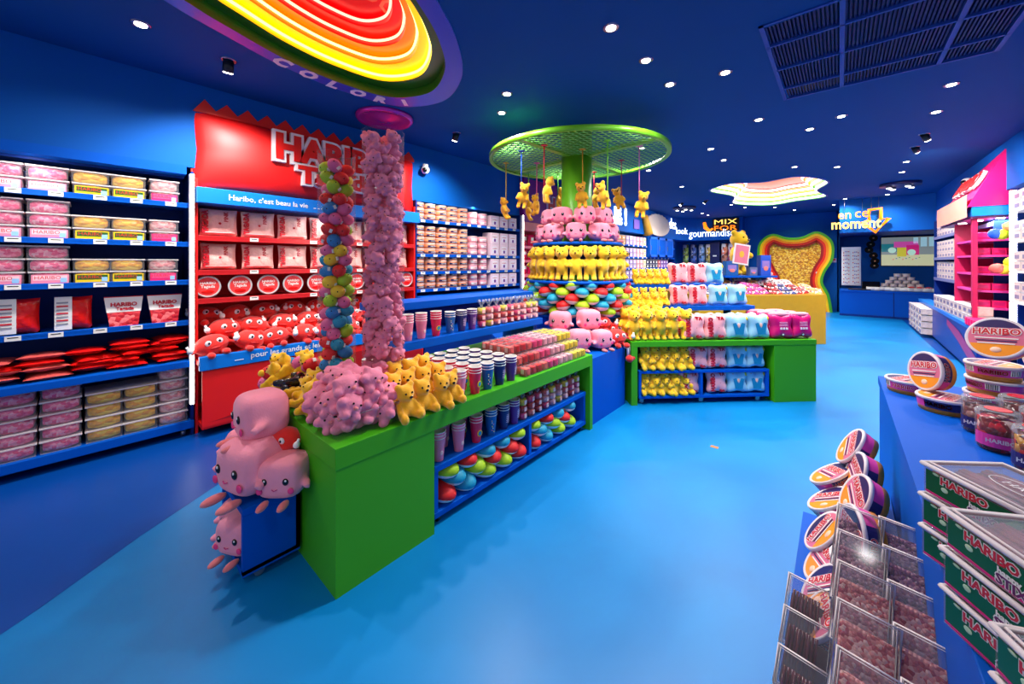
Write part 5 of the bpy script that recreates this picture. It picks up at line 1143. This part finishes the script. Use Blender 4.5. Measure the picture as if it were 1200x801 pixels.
# desk
o = thing('service_desk', 'long blue service desk against the back wall', 'desk')
b = MB(); b.bx(.0, 2.24, 15.3, 16.1, .0, .74, m_blue); part('body', b, o)
b = MB(); b.bx(.01, 2.24, 15.27, 16.7, .74, .785, m_blue, bev=.004); part('desktop', b, o)
b = MB(); b.bx(1.16, 1.18, 15.29, 15.3, .02, .74, m_blued); b.bx(-.0, 2.3, 15.29, 15.3, .0, .06, m_blued); part('door_joint', b, o)
b = MB(); b.box((0, 0, .13), (.42, .04, .24), m_black, bev=.01); b.box((0, .06, .02), (.2, .16, .02), m_black); b.box((0, .03, .08), (.04, .03, .1), m_black); thing('till_monitor', 'black till monitor on the back desk', 'monitor', b, (.72, 15.9, .786), (0, 0, .3))
b = MB(); b.box((0, 0, .02), (.5, .3, .03), M('till_mat', (20, 24, 40), .4), bev=.005); thing('desk_tray', 'low black tray beside the till monitor', 'tray', b, (.45, 15.5, .786))
pm = {}
q = MB(); q.cyl((0, 0, .035), .075, .07, M('tub_white', (248, 225, 215), .4, var=.1, vs=20), n=16); q.cyl((0, 0, .065), .08, .012, m_paper, n=16); wt = q.mesh('small_drum')
for lay in range(5):
    for i in range(6 - lay):
        thing('sweet_drum', f'small pale drum in the pyramid on the back desk, tier {["one", "two", "three", "four", "five"][lay]}, {NTH[i]} from left', 'tub', wt, (.95 + i * .18 + lay * .09, 16.05, .787 + lay * .1), sc=(1.1, 1.2, 1.35), group='pyramid of pale drums on the back desk')
q = MB(); q.cyl((0, 0, .04), .04, .22, m_paper, axis='x', n=12); rl = q.mesh('paper_roll')
for i in range(9): thing('paper_roll', f'white rolled packet on the desk front, {NTH[i]} from the tray', 'packet', rl, (.75 + i * .17, 15.40, .787), (0, 0, rnd.uniform(-.2, .2)), sc=1.35, group='white packets along the desk front')
for i in range(3): KRP.put((1.9 - i * .17, 15.7, .786), (0, 0, -1.6), f'small red plush lying at the right end of the back desk, {NTH[i]} from the shelves', None, sc=.6, parts=(i == 0))

# ============================================================ RIGHT WALL
RX = 1.72
o = thing('wall_shelving', 'right wall shelving of stacked pale tubs between the desk and pink display', 'shelving')
b = MB(); b.bx(2.2, 2.24, 8.9, 13.5, 0, 2.55, m_blued); b.bx(RX, 2.24, 8.86, 8.9, 0, 2.6, m_blued); b.bx(RX, 2.24, 13.5, 13.54, 0, 2.6, m_blued); part('carcass', b, o)
RS = [2.2, 1.72, 1.25, .85]
m_gsh = M('grey_lilac_shelf', (110, 115, 165), .4)
for z in RS: b = MB(); b.bx(RX, 2.2, 8.9, 13.5, z - .03, z, m_blue); b.bx(RX - .012, RX, 8.9, 13.5, z - .05, z + .01, m_gsh); part('shelf', b, o)
q = MB(); q.box((0, 0, .06), (.2, .26, .115), M('tub_buff', (222, 198, 188), .45, var=.3, vs=25), bev=.006); q.box((-.101, 0, .055), (.002, .16, .05), M('buff_label', (120, 110, 150), .4)); q.box((0, 0, .118), (.21, .27, .012), m_cloudy); bt = q.mesh('pale_tub')
for si, z in enumerate(RS[:3]):
    for i in range(10):
        for t in range(3 if si else 2): thing('pale_tub', f'pale tub, {["lowest", "middle", "top"][t]}, {NTH[si]} shelf down, right wall, {NTH[i]} from pink bay', 'tub', bt, (RX + .13, 10.65 + i * .29, z + .002 + t * .125), group='pale tubs on the right wall')
PK = thing('pink_awning_display', 'pink display bay with blue banded awning on the right wall', 'display')
m_hot = M('hot_pink', (240, 0, 105), .45, var=.03); m_hotd = M('raspberry', (190, 10, 80), .5)
b = MB(); b.bx(2.0, 2.24, 8.6, 10.6, .9, 2.45, m_hotd); b.bx(1.47, 1.52, 8.6, 8.68, .75, 2.4, m_hotd); b.bx(1.5, 2.2, 9.9, 9.95, .75, 2.25, m_hotd); part('carcass', b, PK)
# awning: blue band box, sloping pink roof
b = MB(); b.bx(1.45, 2.24, 8.52, 10.75, 2.28, 2.42, m_ablue, bev=.004); aw = part('blue_band', b, PK)
b = MB(); b.add([(1.41, 8.51, 2.42), (2.24, 8.51, 2.42), (2.24, 8.51, 3.2), (1.75, 8.51, 3.2), (1.41, 10.76, 2.42), (2.24, 10.76, 2.42), (2.24, 10.76, 3.05), (1.75, 10.76, 3.05)], [(0, 1, 2, 3), (5, 4, 7, 6), (4, 0, 3, 7), (3, 2, 6, 7), (0, 4, 5, 1)], m_hot); rf = part('pink_canopy', b, PK)
b = MB(); b.add([(1.405, 8.52, 2.27), (1.405, 10.76, 2.27), (1.405, 10.76, 2.6), (1.405, 8.52, 2.6)], [(0, 3, 2, 1)], M('peach_print', (250, 150, 130), .45)); part('peach_front_band', b, PK)
T_ = TR((1.56, 9.3, 2.84)) @ Matrix.Rotation(R_(-90), 4, 'Z') @ Matrix.Rotation(R_(64), 4, 'X')
b = MB(); b.logo('HARIBO', m_white, m_red, T_, 1.4, .3, .09, .03, .02, .01); part('raised_letters', b, rf)
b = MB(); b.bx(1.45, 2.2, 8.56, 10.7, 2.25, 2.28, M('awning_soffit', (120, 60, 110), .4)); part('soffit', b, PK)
for k, (x, y) in enumerate(((1.52, 9.5), (1.6, 9.0), (1.75, 8.72))): b = MB(); b.cyl((x, y, 2.245), .045, .01, m_lens, n=14); part('awning_lamp', b, PK)
light('awning_lamp', 'AREA', (1.7, 8.9, 2.23), 30, size=.4)
for k, z in enumerate((1.95, 1.72, 1.45, 1.2, .95)):
    b = MB(); b.bx(1.52, 2.05, 8.7, 9.9, z - .03, z, M('mauve_shelf', (225, 60, 160), .4)); part('shelf', b, PK)
q = MB(); q.box((0, 0, .05), (.14, .2, .1), m_hot, bev=.006); q.box((0, -.101, .05), (.1, .002, .05), M('pack_magenta', (215, 10, 110))); pbx = q.mesh('pink_packet')
for si, z in enumerate((1.95, 1.72, 1.45, 1.2, .95)):
    for i in range(3): thing('pink_packet', f'hot pink packet, {NTH[i]} from the aisle, {NTH[si]} shelf of the pink bay', 'packet', pbx, (1.6 + i * .15, 8.86, z + .001), (0, 0, PI / 2 * 0), group='hot pink packets in the pink bay')
def spiky(c): 
    q = MB(); q.ball((0, 0, .06), (.085, .1, .085), M('toy_' + str(c[0]), c, .6), n=12, k=8)
    for a in range(7): q.ball((.05 * math.cos(a), .08 * math.sin(a), .07 + .02 * math.sin(a * 2)), .025, M('toy_' + str(c[0]), c), n=8, k=6)
    return q.mesh('knobbly_toy')
for i, (x, z, c, cn) in enumerate(((1.72, 1.95, (200, 220, 30), 'lime'), (1.84, 1.97, (30, 110, 200), 'blue'), (1.80, 2.06, (230, 160, 100), 'peach'), (1.66, 1.96, (20, 80, 200), 'royal blue'), (1.74, 1.46, (250, 210, 40), 'yellow'), (1.86, 1.46, (220, 110, 60), 'rust'), (1.80, 1.56, (200, 220, 40), 'yellow green'), (1.68, 1.47, (240, 90, 80), 'coral'))):
    thing('knobbly_toy', f'{cn} knobbly soft toy hanging at the front of the pink bay', 'toy', spiky(c), (x, 8.5, z), (0, 0, i), sc=.85)
b = MB(); b.bx(1.76, 1.80, 8.3, 8.34, .3, 2.58, m_white); o = thing('light_strip', 'tall white light strip at the right edge beside the pink bay', 'light strip', b); b = MB(); b.bx(1.75, 1.76, 8.29, 8.34, .3, 2.58, m_strip); b.bx(1.75, 1.80, 8.29, 8.3, .3, 2.58, m_strip); part('diffuser', b, o)
o = thing('wall_shelving', 'right wall shelving of white tubs nearest the camera beyond the light strip', 'shelving')
b = MB(); b.bx(2.2, 2.24, 5.9, 8.28, 0, 2.6, m_blued); b.bx(1.80, 2.24, 8.25, 8.28, 0, 2.6, m_blued); part('carcass', b, o)
for z in (2.3, 1.9, 1.5, 1.1): b = MB(); b.bx(1.73, 2.2, 5.9, 8.25, z - .03, z, m_white); part('shelf', b, o)
for si, z in enumerate((2.3, 1.9, 1.5, 1.1)):
    for i in range(5):
        for t in range(2): thing('pale_tub', f'pale tub, {["lower", "upper"][t]}, {NTH[si]} shelf down right of the light strip, {NTH[i]} from it', 'tub', bt, (1.86, 8.1 - i * .29, z + .002 + t * .125), group='pale tubs at the right edge')
# low display in front
o = thing('low_display', 'low blue and magenta display counter before the right wall shelves', 'counter')
b = MB(); pl = [(1.42, 8.1), (1.71, 8.1), (1.71, 14.0), (1.52, 14.0)]; b.prism(pl, .06, .64, M('display_blue_print', (20, 50, 150), .4)); b.prism([(x - .01, y - .01) if x < 1.6 else (x, y) for x, y in pl], .64, .70, m_ablue); part('body', b, o)
b = MB(); b.add([(1.413, 8.1, .3), (1.43, 9.2, .52), (1.45, 10.2, .60), (1.45, 10.2, .50), (1.43, 9.2, .34), (1.413, 8.1, .10)], [(0, 1, 4, 5), (1, 2, 3, 4)], M('magenta_swoosh', (170, 30, 110), .4)); b.add([(1.415, 8.094, .10), (1.71, 8.094, .10), (1.71, 8.094, .3), (1.415, 8.094, .3)], [(0, 1, 2, 3)], M('magenta_swoosh', (170, 30, 110), .4)); part('printed_swoosh', b, o)
for i in range(10):
    for t in range(2): thing('pale_tub', f'pale tub on the low display, {["lower", "upper"][t]}, {NTH[i]} from the near end', 'tub', bt, (1.57, 8.75 + i * .3, .702 + t * .125), (0, 0, 0), group='pale tubs on the low display')
for i in range(7): thing('pink_packet', f'hot pink packet at the near end of the low display, {NTH[i]} one', 'packet', pbx, (1.5 + (i % 2) * .15, 8.16 + (i // 2) * .14, .701), (0, 0, 1.5), group='hot pink packets on the low display')
for i in range(5):
    for t in range(4): thing('pale_tub', f'pale tub in the low display side rack, {["lowest", "second", "third", "top"][t]}, {NTH[i]} from desk', 'tub', bt, (1.42, 13.6 - i * .4, .07 + t * .14), (0, 0, 0), group='pale tubs in the side rack')

# ============================================================ NEAR RIGHT TABLE
o = thing('display_table', 'bright blue display table in the right foreground', 'table')
b = MB(); b.bx(.193, 1.6, -.3, 3.49, .80, .85, m_blue, bev=.003); part('tabletop', b, o)
b = MB(); b.bx(.20, 1.6, -.3, 3.48, 0, .80, m_blue); part('body', b, o)
o = thing('blue_step', 'low blue step along the foreground table carrying tubs and boxes', 'plinth')
b = MB(); b.bx(-.02, .195, .7, 2.75, 0, .40, m_blue); part('upper_step', b, o)
b = MB(); b.bx(-.15, -.02, .7, 2.6, 0, .24, m_blue); part('lower_step', b, o)
m_org = M('orange_label', (250, 150, 30), .35); m_pmag = M('magenta_label', (215, 60, 150), .35); m_navy = M('navy_label', (40, 30, 90), .35); m_pkl = M('dusty_rose_label', (220, 110, 140), .35)
def rtub():
    r, h = .097, .072; b = MB(); b.lathe([(r * .93, 0), (r, h * .85)], m_org, n=40); 
    q = MB(); q.lathe([(r * .957, h * .3), (r * 1.004, h * .86)], m_pmag, n=40, caps=False)
    def arc(a0, a1, z0, z1, m, dr=.0012):
        V = []; N = 10
        for k in range(N + 1):
            a = a0 + (a1 - a0) * k / N
            for z in (z0, z1): rr = r * (.93 + .07 * z / (h * .85)) + dr; V.append((rr * math.cos(a), rr * math.sin(a), z))
        q.add(V, [(2 * k, 2 * k + 2, 2 * k + 3, 2 * k + 1) for k in range(N)], m)
    arc(-.5, .9, h * .3, h * .86, m_navy); arc(2.2, 2.7, h * .4, h * .8, m_paper); arc(4.0, 4.5, h * .4, h * .8, m_paper)
    for k in range(6): arc(2.25 + k * .07, 2.28 + k * .07, h * .42, h * .78, m_black, .0018); arc(4.05 + k * .07, 4.08 + k * .07, h * .42, h * .78, m_black, .0018)
    for s, a in (('HARIBO', 0.0), ('HARIBO', 3.4)):
        V, Fs, tw, th = text_geo(s, .02, .03); kk = .05 / tw * 2; W_ = []
        for v in V:
            aa = a + v.x * kk / r; z = h * .58 + v.y * kk; rr = r * (.93 + .07 * z / (h * .85)) + .002; W_.append((rr * math.cos(aa), rr * math.sin(aa), z))
        q.add(W_, Fs, m_ink)
        V2 = text_geo(s, .02, .07)
        W_ = []
        for v in V2[0]:
            aa = a + v.x * kk / r; z = h * .58 + v.y * kk; rr = r * (.93 + .07 * z / (h * .85)) + .0014; W_.append((rr * math.cos(aa), rr * math.sin(aa), z))
        q.add(W_, V2[1], m_paper)
    l = MB(); l.lathe([(r * .93, h), (r * 1.02, h * 1.04), (r * 1.05, h * .98), (r * 1.05, h * .84), (r, h * .82)], m_edge, n=48, caps=False)
    d = MB(); d.cyl((0, 0, h * .98), r * .95, .003, m_pkl, n=48)
    d.add([(r * .93 * math.cos(a), r * .93 * math.sin(a), h + .0007) for a in [PI + .35 + k * (PI - .7) / 14 for k in range(15)]], [tuple(range(15))], m_org)
    d.add([(r * .93 * math.cos(a), r * .93 * math.sin(a), h + .0008) for a in [.6 + k * (PI - 1.2) / 12 for k in range(13)]], [tuple(range(13))], m_navy)
    d.logo('HARIBO', m_paper, m_ink, TR((0, r * .32, h + .0014)), r * 1.6, r * .38, .09, .03, .0006, .0006)
    for k in range(3): d.box((0, -r * .02 - k * r * .13, h + .002), (r * (1.4 - k * .1), r * .05, .0012), [m_paper, m_navy, m_paper][k])
    d.ball((0, -r * .6, h), (r * .2, r * .15, .004), M('peach_blob', (250, 200, 170), .5), n=12, k=6)
    return Kind('round_tub', 'tub', b.mesh('tub'), [('side_label', q.mesh('side_label')), ('lid_rim', l.mesh('lid_rim')), ('printed_lid', d.mesh('printed_lid'))])
KRT = rtub()
def aim_rot(nrm, spin=0):
    if tuple(nrm) == (0, 0, 1): return (0, 0, spin)
    q = Vector(nrm).to_track_quat('Z', 'Y'); return (q @ Euler((0, 0, spin)).to_quaternion()).to_euler()
RT = [((.40, 2.88, .851), (0, 0, 1), -1.95, 'lying flat in front with its lettered side to the camera'), ((.305, 3.17, .851), (0, 0, 1), 1, 'lying flat at the far table corner'),
      ((.40, 2.98, 1.02), (-.85, -.5, .12), .2, 'standing on its edge on the flat ones'), ((.60, 3.12, .851), (0, 0, 1), 1.8, 'bottom of the flat pair behind'), ((.605, 3.11, .930), (0, 0, 1), .2, 'upper one of the flat pair behind'),
      ((.60, 3.1, 1.01), (0, 0, 1), 1.1, 'third of the flat stack behind'), ((.60, 2.95, 1.215), (-.45, -.8, .35), .1, 'highest, tilted to show its big lettered lid'), ((.80, 3.05, 1.13), (-.5, -.75, .4), .3, 'tilted at the right picture edge'), ((.80, 3.25, .851), (0, 0, 1), 2.5, 'flat below the one at the right edge'),
      ((.10, 2.60, .63), (-.85, -.12, .5), -.5, 'top far end of the pile beside the table'), ((.12, 2.44, .58), (-.93, -.2, .3), -.2, 'second from far end, top of the side pile'), ((.11, 2.2, .57), (-.86, -.25, .42), -.4, 'third from far end, top of the side pile'), ((.10, 1.96, .56), (-.93, -.33, .1), 0, 'nearest on top of the side pile'),
      ((0.005, 2.52, .47), (-.6, .0, .8), .5, 'lower left far end of the side pile'), ((0.005, 2.33, .43), (-.6, .0, .8), 1.2, 'lower left second of the side pile'), ((0.000, 2.12, .40), (-.8, -.1, .6), 2, 'lower left third of the side pile'), ((0.005, 1.98, .36), (-.8, -.1, .6), .3, 'lower left fourth of the side pile'), ((0.005, 1.84, .34), (-.8, -.1, .6), 1.1, 'lower left fifth of the side pile'), ((0.005, 1.72, .32), (-.8, -.1, .6), 0, 'lower left nearest of the side pile'),
      ((.06, 2.4, .402), (0, 0, 1), 0, 'bottom layer far under the side pile'), ((.06, 2.16, .402), (0, 0, 1), 1, 'bottom layer middle under the side pile'), ((.07, 1.93, .402), (0, 0, 1), 2, 'bottom layer near under the side pile')]
for l_, n_, s_, w in RT: KRT.put(l_, aim_rot(n_, s_), 'round orange sweet tub ' + w, 'round lettered tubs in the foreground')
# stixx boxes
m_sgreen = M('label_deep_green', (16, 92, 40), .35, var=.1, vs=8); m_lgrn = M('label_light_green', (70, 150, 60), .35)
m_stick = M('sweet_sticks', (178, 84, 92), .35, var=.3, vs=40)
def sbox_kind():
    w, d, h = .25, .19, .078; b = MB(); b.prism([(0, 0), (w, 0), (w, d), (0, d)], 0, h - .01, m_frost, cap=(True, False))
    l = MB(); l.box((w / 2, d / 2, h - .005), (w + .008, d + .008, .004), m_clear); 
    l.tube([(-.002, -.002, h - .006), (w + .002, -.002, h - .006), (w + .002, d + .002, h - .006), (-.002, d + .002, h - .006)], .006, m_edge, n=6, closed=True); l.tube([(.008, .008, h), (w - .008, .008, h), (w - .008, d - .008, h), (.008, d - .008, h)], .003, m_edge, n=5, closed=True)
    s = MB()
    for k in range(19): s.tube([(.012, .012 + k * .009, .055 + .006 * math.sin(k)), (w * .5, .014 + k * .009, .058 + .005 * math.cos(k * 2)), (w - .012, .012 + k * .009, .054)], .0055, m_stick, n=6)
    s.box((w / 2, d / 2, .026), (w - .014, d - .014, .05), m_stick)
    q = MB(); q.box((w / 2, -.0008, h * .42), (w - .012, .0016, h * .74), m_sgreen); q.box((w / 2, -.002, h * .09), (w - .012, .001, .005), m_mag)
    q.add([(w * .55, -.0022, .008), (w - .008, -.0022, .008), (w - .008, -.0022, .058), (w * .75, -.0022, .05)], [(0, 1, 2, 3)], m_lgrn)
    q.logo('HARIBO', m_paper, m_ink, YF((w * .36, -.002, .05)), .10, .022, .09, .03, .0006, .0006)
    q.text('happy', m_paper, YF((w * .49, -.003, .029)), w=.04, ext=.01, off=.04); q.logo('STIXX', m_paper, M('ink_violet', (110, 20, 90)), YF((w * .54, -.002, .016)), .075, .021, .09, .03, .0006, .0006)
    q.ball((w * .2, -.002, .03), (.008, .001, .006), M('pale_green_spot', (190, 220, 180)), n=10, k=6); q.ball((w * .12, -.002, .058), (.008, .001, .003), M('pale_green_spot', (190, 220, 180)), n=10, k=6)
    q.ball((w * .86, -.002, .03), (.012, .001, .02), M('label_gold', (240, 190, 30)), n=10, k=6)
    t = MB(); t.text('HARIBO', M('white_print', (240, 235, 240), .4), TR((w * .55, d * .5, h - .001), (0, 0, 0)), w=.1, ext=.002, off=.0); t.tube([(w * .5 + .065 * math.cos(a), d * .5 + .03 * math.sin(a), h - .001) for a in [2 * PI * k / 24 for k in range(24)]], .0012, M('white_print', (240, 235, 240)), n=4, closed=True)
    return Kind('lettered_sweet_box', 'sweet box', b.mesh('box'), [('lid', l.mesh('lid'), [('lid_print', t.mesh('lid_print'))]), ('sticks', s.mesh('sticks')), ('front_label', q.mesh('front_label'))])
KSX = sbox_kind()
for (x, y), a, n, w in (((.165, 1.43), -52, 3, 'back stack'), ((.168, 1.185), -60, 3, 'middle stack'), ((.197, .985), -66, 2, 'nearest pair at the lower right corner')):
    for t in range(n): KSX.put((x - .004 * (t < 2), y + .002 * t, .851 + t * .08), (0, 0, R_(a + (2 - t) * 1.5)), f'green labelled lettered sweet box, {w}' + (f', {["bottom", "middle", "top"][t]} one'), 'green labelled boxes on the foreground table')
# clear jars
JM = [M_candy('jar_red', [(190, 20, 40), (120, 10, 30), (230, 190, 180), (90, 10, 20)], 40, .2, .8), M_candy('jar_amber', [(120, 60, 20), (200, 140, 40), (60, 25, 15), (180, 30, 30)], 45, .2, .8), M_candy('jar_brown', [(110, 50, 50), (60, 25, 30), (160, 110, 100)], 40, .2, .8)]
def jar(i):
    b = MB(); b.lathe([(.05, 0), (.055, .01), (.055, .115), (.05, .13)], m_clear, n=28, caps=False); q = MB(); q.lathe([(.0, .003), (.05, .005), (.05, .118), (0, .12)], JM[i], n=24)
    l = MB(); l.lathe([(.0, .148), (.05, .148), (.056, .14), (.056, .125)], m_clear, n=28, caps=False); p_ = MB(); p_.cyl((0, 0, .1495), .034, .002, m_ink); V = []
    for k in range(11): a = -1.3 + k * .26; V += [(.0562 * math.cos(a), .0562 * math.sin(a), .02), (.0562 * math.cos(a), .0562 * math.sin(a), .065)]
    p_.add(V, [(2 * k, 2 * k + 2, 2 * k + 3, 2 * k + 1) for k in range(10)], m_pmag if i == 0 else m_navy)
    p_.text('HARIBO', m_paper, XF((.058, 0, .045)), w=.07, ext=.004, off=.03)
    return Kind('sweet_jar', 'jar', b.mesh('jar'), [('sweets', q.mesh('sweets')), ('lid', l.mesh('lid')), ('label', p_.mesh('label'))])
KJ = [jar(i) for i in range(3)]
for i, (x, y, k, w) in enumerate(((.475, 2.62, 2, 'farthest left'), (.48, 2.42, 0, 'front left with red sweets'), (.535, 2.24, 1, 'front right with amber sweets'), (.60, 2.72, 2, 'second row left'), (.62, 2.55, 0, 'second row middle'), (.65, 2.4, 0, 'second row right'), (.72, 2.8, 1, 'back row'))):
    KJ[k].put((x, y, .851), (0, 0, -1.9 + rnd.uniform(-.3, .3)), f'clear lidded jar of sweets on the foreground table, {w}', 'clear jars on the foreground table', sc=1.08)
# clear boxes leaning on the table side
m_pel = M_candy('pink_pellets', [(225, 110, 110), (245, 150, 140), (200, 80, 90), (255, 195, 180)], 110, .25, 1.0, dist=.006)
m_pelp = M_candy('mauve_pellets', [(150, 75, 105), (180, 105, 130), (115, 55, 85), (215, 150, 160)], 110, .25, 1.0, dist=.006)
def cbox(m_, sticks=False):
    w, d, h = .128, .065, .21; b = MB()                     # stands on its short end, lid facing -Y
    b.prism([(-w / 2, 0), (w / 2, 0), (w / 2, d), (-w / 2, d)], 0, h, m_frost)
    q = MB()
    if sticks:
        for k in range(9): q.tube([(-w / 2 + .014 + k * .0095, .014, .012), (-w / 2 + .018 + k * .0085, .018 + .006 * (k % 3), h * .8)], .0045, M('liquorice_stick', (95, 35, 45), .25), n=6)
        q.box((0, d / 2 + .01, h * .38), (w - .02, d - .03, h * .7), M('liquorice_mass', (70, 25, 35), .3))
    else: q.box((0, d / 2 + .002, h * .41), (w - .012, d - .012, h * .78), m_, bev=.008)
    l = MB(); l.tube([(-w / 2, -.002, 0), (w / 2, -.002, 0), (w / 2, -.002, h), (-w / 2, -.002, h)], .0045, m_edge, n=6, closed=True); l.box((0, -.001, h / 2), (w, .002, h), m_clear); l.tube([(-w / 2 + .006, -.005, .006), (w / 2 - .006, -.005, .006), (w / 2 - .006, -.005, h - .006), (-w / 2 + .006, -.005, h - .006)], .002, m_edge, n=5, closed=True)
    return Kind('clear_sweet_box', 'sweet box', b.mesh('clear_box'), [('sweets', q.mesh('sweets')), ('lid', l.mesh('lid'))])
KCB = cbox(m_pel); KCM = cbox(m_pelp); KCS = cbox(m_pel, True)
for k in range(6):
    for c, x in enumerate((.04, .155)):
        (KCM if k < 2 else KCB).put((x - .0, 1.80 - k * .165, .50 - .012 * k), (R_(-38), 0, R_(-9)), f'clear box of {"mauve" if k < 2 else "pink"} pellets, {NTH[k]} from the round tubs, {["outer", "table side"][c]} column', 'clear boxes of pellets beside the table')
for k in range(4):
    KCS.put((-.095, 1.60 - k * .16, .28 - .01 * k), (R_(-38), 0, R_(-8)), f'clear box of dark liquorice sticks in the outer low row, {NTH[k]} from the round tubs', 'clear boxes of liquorice sticks')
b = MB(); b.bx(-.85, -.79, 3.60, 3.64, .0005, .0015, M('floor_sticker', (190, 120, 60), .5)); thing('floor_sticker', 'tiny tan sticker on the blue floor before the second counter', 'sticker', b)
